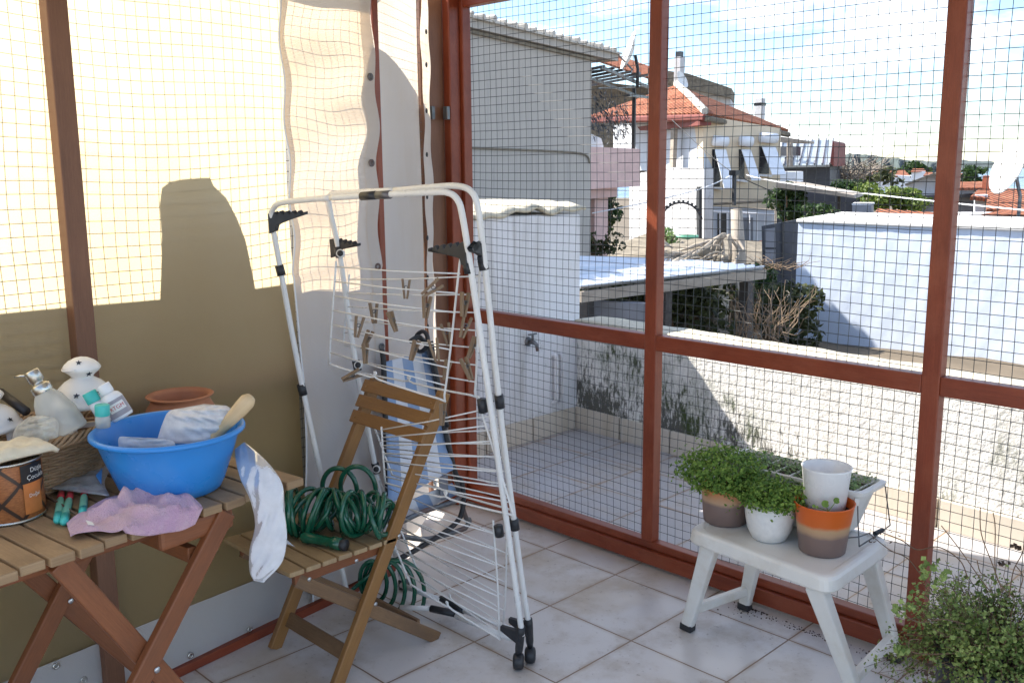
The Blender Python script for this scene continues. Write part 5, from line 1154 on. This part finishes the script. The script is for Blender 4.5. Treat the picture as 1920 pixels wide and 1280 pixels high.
for x, y in ((640, 476), (673, 684), (707, 878)):
    M_ = Matrix.Translation(rb(x, y)-_F*.018) @ (-_F).to_track_quat('Z', 'Y').to_matrix().to_4x4(); MB().lathe([(.0155, -.01), (.0155, .004), (.0001, .004)], M_, 16).build('knob', 'white_enamel', dr, smooth=True); MB().lathe([(.011, .004), (.011, .007), (.0001, .008)], M_, 16).build('knob_cap', 'black_plastic', dr, smooth=True)
# bottom bars, corner blocks and castors
MB().tube([onz(750, 1138, .05), onz(808, 1140, .05)], .0098, 10).build('bottom_bar', 'white_enamel', dr, smooth=True); MB().tube([onz(808, 1140, .05), onz(855, 1150, .05)], .0135, 10).build('bottom_joint', 'black_plastic', dr, smooth=True)
MB().tube([onz(855, 1154, .05), onz(958, 1196, .05)], .0098, 10).build('bottom_bar', 'white_enamel', dr, smooth=True)
MB().tube([onz(752, 1096, .05), onz(826, 1124, .05)], .0098, 10).build('bottom_bar', 'white_enamel', dr, smooth=True); MB().tube([onz(826, 1122, .05), onz(870, 1144, .05)], .0135, 10).build('bottom_joint', 'black_plastic', dr, smooth=True)
MB().tube([onz(868, 1143, .05), onz(972, 1184, .05)], .0098, 10).build('bottom_bar', 'white_enamel', dr, smooth=True)
for f, tx, ty, cx, cy in ((ra, 976, 1185, 972, 1228), (rb, 991, 1170, 994, 1212)):
    p, q = f(tx, ty), f(cx, cy); m = MB(); m.tube([p+(p-q)*.25, p, q.lerp(p, .3), q], [.0145, .0155, .014, .010], 12); b = m.build('foot_block', 'black_plastic', dr, smooth=True)
    MB().prism([p+V((0, 0, -.005))-dA*.075, p+V((0, 0, .012))-dA*.075, p+V((0, 0, .012)), p+V((0, 0, -.04))], NA*.014).build('bracket', 'black_plastic', dr, bevel=.002)
    wc = V((q.x, q.y, .029)); M_ = Matrix.Translation(wc) @ V((.75, .66, 0)).to_track_quat('Z', 'Y').to_matrix().to_4x4()
    MB().lathe([(.0001, -.019), (.016, -.019), (.025, -.016), (.0285, -.009), (.0285, .009), (.025, .016), (.016, .019), (.0001, .019)], M_, 28).build('castor', 'black_plastic', dr, smooth=True)
p = rb(757, 1098); M_ = Matrix.Translation(V((p.x, p.y, .026))) @ V((.45, .9, 0)).to_track_quat('Z', 'Y').to_matrix().to_4x4(); MB().lathe([(.0001, -.02), (.02, -.02), (.0255, 0), (.02, .02), (.0001, .02)], M_, 20).build('castor', 'black_plastic', dr, smooth=True)
# wire shelves hanging folded: outline + rungs, given corner by corner (tl, bl, br, tr)
def shelf(f, tl, bl, br, tr, n, off, bumps, name='wire_shelf'):
    c = [f(*q)-_F*off for q in (tl, bl, br, tr)]; m = MB()
    out = [c[0], c[0].lerp(c[1], .9), c[0].lerp(c[1], .97)*.5+c[1].lerp(c[2], .02)*.5, c[1].lerp(c[2], .03)]
    up = (c[0]-c[1]).normalized()
    for b in bumps: out += [c[1].lerp(c[2], b-.04), c[1].lerp(c[2], b-.012)+up*.022, c[1].lerp(c[2], b+.008)+up*.022, c[1].lerp(c[2], b+.035)]
    out += [c[1].lerp(c[2], .97), c[2].lerp(c[3], .04), c[2].lerp(c[3], .5), c[3].lerp(c[3]+up*.02-dA*.012, .5), c[3]+up*.022]
    m.tube(smooth_path(out, 3), .0036, 7)
    for k in range(n):
        v = (k+.35)/(n+.2); a = c[0].lerp(c[1], v); b = c[3].lerp(c[2], v); mid = (a+b)/2+V((0, 0, -.004)); m.tube([a, mid, b], .0025, 5)
    return m.build(name, 'white_enamel', dr, smooth=True), c
sA1, cA1 = shelf(ra, (630, 490), (617, 682), (832, 750), (864, 500), 7, .0, (.42,))
sB1, cB1 = shelf(rb, (655, 515), (640, 690), (890, 742), (902, 505), 7, .0, (.55,))
shelf(ra, (715, 800), (722, 905), (962, 965), (900, 758), 7, .0, (.5,)); shelf(rb, (700, 795), (735, 890), (958, 955), (930, 770), 7, .0, (.42,))
shelf(ra, (700, 925), (770, 1095), (936, 1196), (930, 990), 7, .0, (.45,)); shelf(rb, (712, 900), (790, 1085), (942, 1190), (955, 1000), 7, .0, (.4,))
# clothespins: one built, the rest copied
def rod(m, p0, p1, w, h, up): m.bar(p0, p1, w, h, up, .8)
pin = thing('clothespin', '', 'clothespin', (0, 0, 0), 'clothespins on the drying rack')
for sx in (-1, 1):
    m = MB(); m.bar(V((sx*.0135, 0, .034)), V((sx*.0045, 0, -.038)), .0125, .0085, up=(1, 0, 0), taper=.85); m.build('jaw', 'peg_wood', pin, bevel=.0012)
m = MB(); m.tube([V((.006*cos(a), -.008+.016*k/30, .004+.006*sin(a))) for k, a in enumerate(np.linspace(0, 6*pi, 31))], .0012, 5); m.build('spring', 'dull_tube', pin)
PINS = [(762, 541, .02, 0, 'weathered clothespin on the topmost wire, leftmost there'), (800, 575, .08, .5, 'grey clothespin hanging low below the crossing pair on the upper wires'), (811, 541, .95, .2, 'clothespin tilted diagonally across another near the dark post'),
        (702, 586, -.05, .4, 'dark clothespin in the shade against the white flap, forked downward'), (737, 602, -.32, .9, 'thin pale clothespin slanting down left in the middle of the rack'), (673, 612, .18, .3, 'longest looking clothespin left of the white leg, upper of three'),
        (689, 636, .42, .8, 'clothespin slanting right below the left cluster, middle of three'), (686, 662, 0, .9, 'clothespin hanging straight down, lowest of the left three'), (661, 704, 1.15, .5, 'clothespin lying almost flat on the lowest left wire above the chair back'),
        (838, 625, -.2, .2, 'light brown clothespin just left of the slanting shelf edge'), (816, 655, -.22, 0, 'clothespin with spread jaws below the light brown one'), (872, 612, .3, .3, 'clothespin on the right beside the white leg, upper one'),
        (886, 650, .35, .9, 'long grey clothespin hanging close to the white leg on the right'), (876, 690, -.35, .7, 'clothespin below the long grey one at the right leg'), (777, 656, .3, .8, 'dark clothespin in front of the black folded chair tube'),
        (838, 692, .2, .8, 'dark clothespin in the lower right corner of the upper shelf'), (830, 775, .05, .9, 'clothespin hanging from the shelf corner over the chair back post'), (871, 570, .1, .6, 'clothespin high on the right leg below the black joint')]
used = False
for i, (x, y, a, turn, lab) in enumerate(PINS):
    p = (ra(x, y) if i % 3 else rb(x, y))-_F*.012
    if not used: o = pin; used = True
    else:
        o = pin.copy(); col.objects.link(o)
        for chd in list(pin.children): c = chd.copy(); col.objects.link(c); c.parent = o
    q = Matrix(((_R.x, -_F.x*-1, _U.x), (_R.y, -_F.y*-1, _U.y), (_R.z, -_F.z*-1, _U.z)))     # x right, y away, z up as seen from the terrace
    o.matrix_world = Matrix.Translation(p) @ q.to_4x4() @ Matrix.Rotation(a, 4, 'Y') @ Matrix.Rotation(turn*1.3, 4, 'Z') @ Matrix.Scale(.93+.12*((i*37) % 7)/7, 4); o['label'] = lab

# ---- striped folding beach chair leaning in the corner
bc = thing('beach_chair', 'folded beach chair with blue and white striped canvas behind the drying rack', 'chair', (-.4, -.35, 0))
DC = 3.74
def bq(x, y, dz=0): return at(x, y, DC+dz*.5+max(0, x-716)*.0022)
MB().sheet(lambda u, v: bilerp([bq(716, 680, .05), bq(806, 655, .05), bq(850, 880, -.12), bq(728, 945, -.12)], u, v)+_F*(.03*sin(v*pi)), 16, 24, .42, .9).build('canvas', 'striped_canvas', bc, smooth=True, solid=.004)
MB().sheet(lambda u, v: bilerp([bq(726, 955, -.02), bq(848, 905, -.02), bq(860, 925, .05), bq(735, 985, .05)], u, v), 8, 8, .42, .2).build('canvas', 'striped_canvas', bc, smooth=True, solid=.004)
TUB = [[(716, 655), (720, 700), (728, 940), (735, 990)], [(800, 645), (815, 700), (845, 850), (870, 960), (880, 975), (872, 990)], [(770, 640), (785, 632), (800, 645)], [(735, 1000), (800, 1010), (872, 990)], [(808, 640), (825, 760), (852, 880), (866, 905), (868, 950), (850, 985), (780, 1030), (742, 1050)], [(740, 985), (790, 960), (850, 940), (866, 925)], [(806, 650), (822, 720), (838, 800)]]
for k, P_ in enumerate(TUB): MB().tube(smooth_path([bq(x, y, .04-.03*k) for x, y in P_], 6), .011, 9).build('frame_tube', 'dull_tube' if k % 2 else 'black_metal', bc, smooth=True)
MB().lathe([(.045, -.008), (.05, 0), (.045, .008), (.035, .008), (.035, -.008)], Matrix.Translation(bq(790, 640, -.02)) @ Matrix.Rotation(1.3, 4, 'X'), 20).build('hinge_ring', 'black_plastic', bc, smooth=True)
MB().prism([bq(822, 895, -.1), bq(838, 890, -.1), bq(840, 935, -.1), bq(826, 938, -.1)], _F*.06).build('foot_cap', 'grey_panel', bc, bevel=.004)

# ---- white plastic stool
ZS2 = .435
C00, C10, C11, C01 = V((.935, -.285, ZS2)), V((1.515, -.345, ZS2)), V((1.50, .125, ZS2)), V((.965, .125, ZS2))
stl = thing('stool', 'low white plastic stool with a stained top carrying flower pots', 'stool', (1.22, -.1, 0))
def rrect(cs, r, n=6):
    out = []; c = sum(cs, V((0, 0, 0)))/4
    for i in range(4):
        p = cs[i]; a = (cs[i-1]-p).normalized(); b = (cs[(i+1) % 4]-p).normalized()
        for k in range(n+1): t = k/n; out.append((p+a*r)*(1-t)**2+p*2*t*(1-t)+(p+b*r)*t*t)
    return out, c
def rr_levels(levels):
    m = MB(); rows = []
    for ins, z, r in levels:
        cs = [C00, C10, C11, C01]; c = sum(cs, V((0, 0, 0)))/4; cs2 = []
        for p in cs: d = (p-c); cs2.append(p - V((math.copysign(ins, d.x), math.copysign(ins, d.y), 0))+V((0, 0, z)))
        rows.append(rrect(cs2, r)[0])
    n = len(rows[0]); vs = [q for r_ in rows for q in r_]; fs = []
    for k in range(len(rows)-1):
        for i in range(n): fs.append((k*n+i, k*n+(i+1) % n, (k+1)*n+(i+1) % n, (k+1)*n+i))
    fs.append(tuple((len(rows)-1)*n+i for i in range(n))); m.add(vs, fs); return m
rr_levels([(.016, -.052, .05), (.004, -.052, .06), (.0, -.045, .06), (.004, -.012, .06), (.010, -.003, .06), (.020, 0, .055), (.034, 0, .05), (.040, -.004, .05)]).build('top', 'stool_plastic', stl, smooth=False, bevel=.003)
fl_, fr2 = onz(1289, 1180, 0), onz(1607, 1318, 0); bl_, br_ = V((.955, .10, 0)), V((1.535, .12, 0))
for top, foot in ((C00+V((.08, .05, -.05)), V((fl_.x, fl_.y, 0))), (C10+V((-.075, .05, -.05)), V((fr2.x, fr2.y, 0))), (C01+V((.07, -.06, -.05)), bl_), (C11+V((-.06, -.06, -.05)), br_)):
    MB().bar(top, foot+V((0, 0, .018)), .062, .046, up=(0, 1, 0), taper=.72).build('leg', 'stool_plastic', stl, bevel=.008); d = (foot-top).normalized()
    MB().bar(foot+V((0, 0, .024))-d*.004, foot+V((0, 0, .001)), .048, .036, up=(0, 1, 0)).build('foot_cap', 'black_plastic', stl, bevel=.003)
for a, b in ((fl_, bl_), (fr2, br_)): MB().bar(V((a.x, a.y, .085))+V((.015 if a is fl_ else -.012, 0, 0)), V((b.x, b.y, .085))+V((.015 if a is fl_ else -.012, 0, 0)), .03, .034).build('cross_bar', 'stool_plastic', stl, bevel=.006)

# ---- plants on the stool
def plant_dome(c, rx, ry, rz, n, size, mat, parent, name='foliage', droop=.0):
    def fn(i):
        d = V((random.gauss(0, 1), random.gauss(0, 1), random.gauss(.25, 1))).normalized(); k = random.uniform(.35, 1)**.5*(1+.16*wob(d.x*4, d.y*4+d.z*3, 2))
        p = V((d.x*rx*k, d.y*ry*k, d.z*rz*k)); 
        if p.z < 0: p.z *= .7
        return c+p, d
    o = leaves(fn, int(n*.55), size, mat, name, parent, .5, 1.15); leaves(fn, int(n*.4), size*.62, mat, 'small_leaves', parent, .5, 1.2); leaves(fn, int(n*.1), size*1.45, mat, 'large_leaves', parent, .7, 1.1); m = MB()
    def fs(i):
        d = V((random.gauss(0, 1), random.gauss(0, 1), random.gauss(.4, .8))).normalized(); k = random.uniform(1.0, 1.28); return c+V((d.x*rx*k, d.y*ry*k, d.z*rz*k*1.1)), d
    leaves(fs, int(n*.05), size*.95, mat, 'stray_leaves', parent, .5, 1.2)
    for i in range(70):
        d = V((random.gauss(0, 1), random.gauss(0, 1), random.gauss(.3, .8))).normalized(); e = c+V((d.x*rx, d.y*ry, d.z*rz))*random.uniform(.8, 1.12); s = c+V((d.x*rx*.2, d.y*ry*.2, -rz*.55)); m.tube([s, (s+e)/2+V((0, 0, .02)), e], [.0014, .0012, .0008], 4, caps=False)
    m.build('stems', mat, parent); return o
pA = onz(1360, 973, ZS2+.001); pA.z = ZS2-.003
t = thing('potted_plant', 'bushy small leaved plant in a brown and tan dipped pot, leftmost on the stool', 'plant', pA)
HA = .13
round_([(.0001, .0), (.072, 0), (.077, .004), (.083, HA*.5), (.087, HA-.006), (.086, HA), (.078, HA), (.075, HA-.02), (.0001, HA-.022)], pA, 'pot', 'dipped_pot', t, 48)
plant_dome(pA+V((-.015, 0, HA+.038)), .165, .15, .098, 4600, .0105, 'leaf_fresh', t)
pB = onz(1442, 1006, ZS2); pB.z = ZS2-.003
t = thing('potted_plant', 'trailing small leaved plant in a rounded white ceramic pot, in the middle of the stool', 'plant', pB)
HB = .135
round_([(.0001, 0), (.05, 0), (.058, .004), (.075, .04), (.083, .085), (.084, .11), (.081, HB), (.074, HB), (.074, HB-.02), (.0001, HB-.022)], pB, 'pot', 'glaze_white', t, 48)
plant_dome(pB+V((.005, -.01, HB+.016)), .135, .115, .062, 2600, .0105, 'leaf_fresh', t)
pC = onz(1541, 1029, ZS2); pC.z = ZS2-.003
t = thing('flower_pot', 'orange, tan and brown banded plastic pot at the front right of the stool', 'pot', pC); HCp = .168
round_([(.0001, 0), (.070, 0), (.074, .004), (.086, HCp*.6), (.096, HCp-.004), (.098, HCp), (.093, HCp), (.086, HCp*.7), (.086, HCp-.035), (.0001, HCp-.035)], pC, 'pot', 'ombre_pot', t, 56)
m = MB(); m.add([pC+V((.088*cos(2*pi*k/24), .088*sin(2*pi*k/24), HCp-.03)) for k in range(24)], [tuple(range(24))]); m.build('soil', 'soil', t)
def roundleaf(c, n, r):
    n = V(n).normalized(); q = n.to_track_quat('Z', 'Y').to_matrix(); vs = [V(c)+q@V((r*cos(a)*(1-.35*max(0, cos(a*1))**12), r*.9*sin(a), -.15*r*abs(sin(a)))) for a in np.linspace(0, 2*pi, 16)[:-1]]; return vs
m = MB(); sm = MB()
for px, py, r in ((1548, 944, .013), (1569, 938, .011), (1526, 948, .006), (1532, 950, .005)):
    c = at(px, py, depth(pC)-.10); m.add(roundleaf(c, -_F+V((0, 0, .3)), r), [tuple(range(15))]); sm.tube([c, at(1553, 958, depth(pC)-.09)], .0012, 5)
lf_ = m.build('leaf', 'leaf_fresh', t); sm.build('stems', 'leaf_fresh', t)
pD = pC+V((-.01, .025, HCp-.03)); 
t2 = tag(round_([(.0001, 0), (.060, 0), (.064, .003), (.078, .135), (.0805, .142), (.0785, .143), (.074, .135), (.061, .01), (.0001, .01)], pD, 'inner_pot', 'bottle_white', n=56), 'plain white plastic pot standing inside the orange banded pot', 'pot')
# white planter trough of seedlings on a wire stand
t = thing('planter', 'white rectangular planter full of seedlings at the back of the stool', 'planter', (1.33, .05, ZS2))
pl0, pl1 = V((1.36, -.0, ZS2)), V((1.36, .0, ZS2))
a0, a1, a2, a3 = onz(1602, 892, ZS2+.20), onz(1662, 888, ZS2+.2), None, None
PXc, PYc = 1.185, .042; hx, hy, hz_ = .262, .088, .185
def trough(k, z): return [V((PXc-hx*k, PYc-hy*k, ZS2+z)), V((PXc+hx*k, PYc-hy*k, ZS2+z)), V((PXc+hx*k, PYc+hy*k, ZS2+z)), V((PXc-hx*k, PYc+hy*k, ZS2+z))]
rows = [rrect(trough(k, z), .03)[0] for k, z in ((.72, .004), (.78, .02), (.97, .175), (1.07, .178), (1.08, .19), (1.0, .192), (.95, .17))]
n = len(rows[0]); m = MB(); m.add([q for r_ in rows for q in r_], [(k*n+i, k*n+(i+1) % n, (k+1)*n+(i+1) % n, (k+1)*n+i) for k in range(len(rows)-1) for i in range(n)]+[tuple(range(n))[::-1]]); m.build('trough', 'stool_plastic', t)
m = MB(); m.add(rrect(trough(.94, .165), .03)[0], [tuple(range(n))]); m.build('soil', 'soil', t)
for k in range(9): m = MB(); x = PXc-hx*.9+2*hx*.9*k/8; m.bar((x, PYc-hy*.92, ZS2+.181), (x, PYc+hy*.92, ZS2+.181), .006, .005); m.build('divider', 'stool_plastic', t)
def sd_(i): x, y = PXc+random.uniform(-.93, .93)*hx, PYc+random.uniform(-.93, .93)*hy; return V((x, y, ZS2+.178+random.uniform(0, .030))), V((0, 0, 1))
leaves(sd_, 1500, .0085, 'leaf_sprout', 'seedlings', t, .6, 1.2)
stn = thing('wire_stand', 'thin dark wire plant stand beside the white planter', 'stand', (1.45, 0, ZS2)); m = MB()
dS_ = depth(V((1.46, .0, ZS2+.05)))
m.tube(smooth_path([at(1608, 940, dS_-.03), at(1609, 980, dS_-.03), at(1611, 1024, dS_-.03)], 3), .0024, 6); m.tube([onz(1611, 1024, ZS2+.004), onz(1645, 1002, ZS2+.004), onz(1669, 984, ZS2+.004)], .0024, 6)
e1_ = onz(1669, 984, ZS2+.004); m.tube([e1_, at(1659, 905, depth(e1_))], .0024, 6); m.tube([onz(1585, 1008, ZS2+.004), onz(1610, 1006, ZS2+.004), onz(1632, 998, ZS2+.004)], .0024, 6)
m.build('wire', 'dull_tube', stn, smooth=True); MB().prism([at(1603, 934, dS_-.035), at(1611, 934, dS_-.035), at(1611, 948, dS_-.035), at(1603, 948, dS_-.035)], _F*.01).build('hook', 'stool_plastic', stn)
e_ = onz(1640, 1000, ZS2+.008); e2_ = onz(1655, 993, ZS2+.008); MB().tube([e_, e2_], .008, 8).build('clip', 'black_plastic', stn)
cl_ = MB(); crr = random.Random(3)
for k in range(14): p = onz(crr.uniform(1628, 1686), crr.uniform(992, 1020), ZS2+.004); cl_.tube([p, p+V((crr.uniform(-.008, .008), crr.uniform(-.008, .008), crr.uniform(.001, .006)))], .0016, 4)
tag(cl_.build('dry_leaf_crumbs', 'twig'), 'dry leaf crumbs scattered on the right corner of the stool', 'crumbs', kind='stuff')
tw = MB(); 
tw.tube(smooth_path([onz(1655, 998, ZS2+.01), at(1690, 1012, 2.9), at(1720, 1030, 2.85), at(1760, 1025, 2.8), at(1800, 1050, 2.75), at(1815, 1085, 2.7)], 6), .0017, 5); tw.tube(smooth_path([onz(1630, 1000, ZS2+.01), at(1668, 1030, 2.9), at(1700, 1045, 2.85), at(1725, 1075, 2.8), at(1750, 1110, 2.75)], 6), .0016, 5)
tag(tw.build('dry_runner', 'twig'), 'dry curling plant runners trailing from the stool to the bush', 'runner')

# ---- big bush in a dark pot, lower right
bD = 2.62
bcn = at(1872, 1185, bD); bbase = V((bcn.x, bcn.y, 0))
bu = thing('potted_bush', 'large sprawling small leaved bush in a dark pot, lower right corner', 'plant', bbase)
round_([(.0001, 0), (.13, 0), (.14, .01), (.15, bcn.z-.09), (.16, bcn.z-.06), (.145, bcn.z-.06), (.14, bcn.z-.1), (.0001, bcn.z-.1)], bbase, 'pot', 'black_plastic', bu, 36)
BR = []
br_m = MB(); rb_ = random.Random(11)
for k in range(420):
    a = rb_.uniform(0, 2*pi); el = rb_.uniform(-.35, 1.45); L = rb_.uniform(.135, .24)*(1.0 if el > .1 else 1.1); d = V((cos(a)*cos(el), sin(a)*cos(el), sin(el)))
    s = bbase+V((cos(a)*.07, sin(a)*.07, bcn.z-.08)); pts = [s]
    for q in range(1, 6): pts.append(s+d*(L*q/5)+V((rb_.gauss(0, .008), rb_.gauss(0, .008), rb_.gauss(0, .008)+.02*sin(q/5*pi)-(.05*(q/5)**2 if el < .5 else 0))))
    br_m.tube(pts, [.002, .0017, .0014, .0011, .0009, .0006], 4, caps=False); BR.append(pts)
br_m.build('stems', 'twig', bu)
def bl_f(i):
    P_ = rb_.choice(BR); q = rb_.uniform(1.2, 5); a = min(int(q), 4); p = P_[a].lerp(P_[a+1], q-a) if a < 5 else P_[5]; return p+V((rb_.gauss(0, .011), rb_.gauss(0, .011), rb_.gauss(0, .011))), (P_[5]-P_[0]).normalized()
leaves(bl_f, 7000, .0098, 'leaf_bush', 'foliage', bu, .4, 1.35); leaves(bl_f, 5500, .0062, 'leaf_bush', 'small_leaves', bu, .4, 1.3); leaves(bl_f, 500, .0125, 'leaf_yellow', 'large_leaves', bu, .5, 1.2)
m = MB()
for P_ in ([(1858, 1110), (1835, 1080), (1800, 1030), (1765, 985)], [(1880, 1110), (1862, 1060), (1840, 1000), (1838, 950)], [(1900, 1120), (1868, 1080), (1866, 990), (1862, 960)], [(1810, 1170), (1770, 1160), (1720, 1165), (1680, 1140)], [(1830, 1220), (1770, 1225), (1712, 1222), (1705, 1200), (1725, 1198)], [(1850, 1080), (1838, 1072), (1832, 1050)], [(1892, 1120), (1900, 1070), (1915, 1040), (1925, 1010)], [(1910, 1110), (1918, 1080), (1905, 1060)], [(1760, 1230), (1742, 1250), (1738, 1275)]): m.tube(smooth_path([at(x, y, bD-.1) for x, y in P_], 5), .0014, 5)
m.build('long_runners', 'twig', bu)
def tip(i): x, y = random.choice([(1680, 1140), (1690, 1145), (1702, 1140), (1706, 1132), (1683, 1218), (1697, 1222), (1716, 1110), (1730, 1080), (1738, 1060), (1752, 1062), (1735, 1068), (1722, 1118), (1770, 1080), (1760, 1090)]); return at(x+random.gauss(0, 5), y+random.gauss(0, 5), bD-.1+random.gauss(0, .02)), -_F
leaves(tip, 130, .012, 'leaf_bush', 'runner_leaves', bu, .4, 1.3)
def dry(i): x, y = random.choice([(1880, 1052), (1905, 1025), (1740, 1260), (1742, 1240), (1738, 1275), (1915, 1030)]); return at(x+random.gauss(0, 4), y+random.gauss(0, 5), bD-.12+random.gauss(0, .01)), -_F
leaves(dry, 26, .012, 'soil', 'dry_leaves', bu, .4, 1.3)
# soil crumbs and dirt under the stool
so_ = MB(); rs = random.Random(5)
for k in range(260):
    if k < 170: x = rs.uniform(.95, 1.75); y = .118-abs(rs.gauss(0, .022))
    else: q = onz(rs.gauss(1410, 25), rs.gauss(1142, 8), 0); x, y = q.x, min(q.y, .12)
    r_ = rs.uniform(.0008, .0028); so_.box((x, y, r_*.5), r_*2, r_*1.4, r_, rs.uniform(0, 3))
tag(so_.build('soil_crumbs', 'soil'), 'dark soil crumbs along the red bottom rail and under the stool', 'soil', kind='stuff')
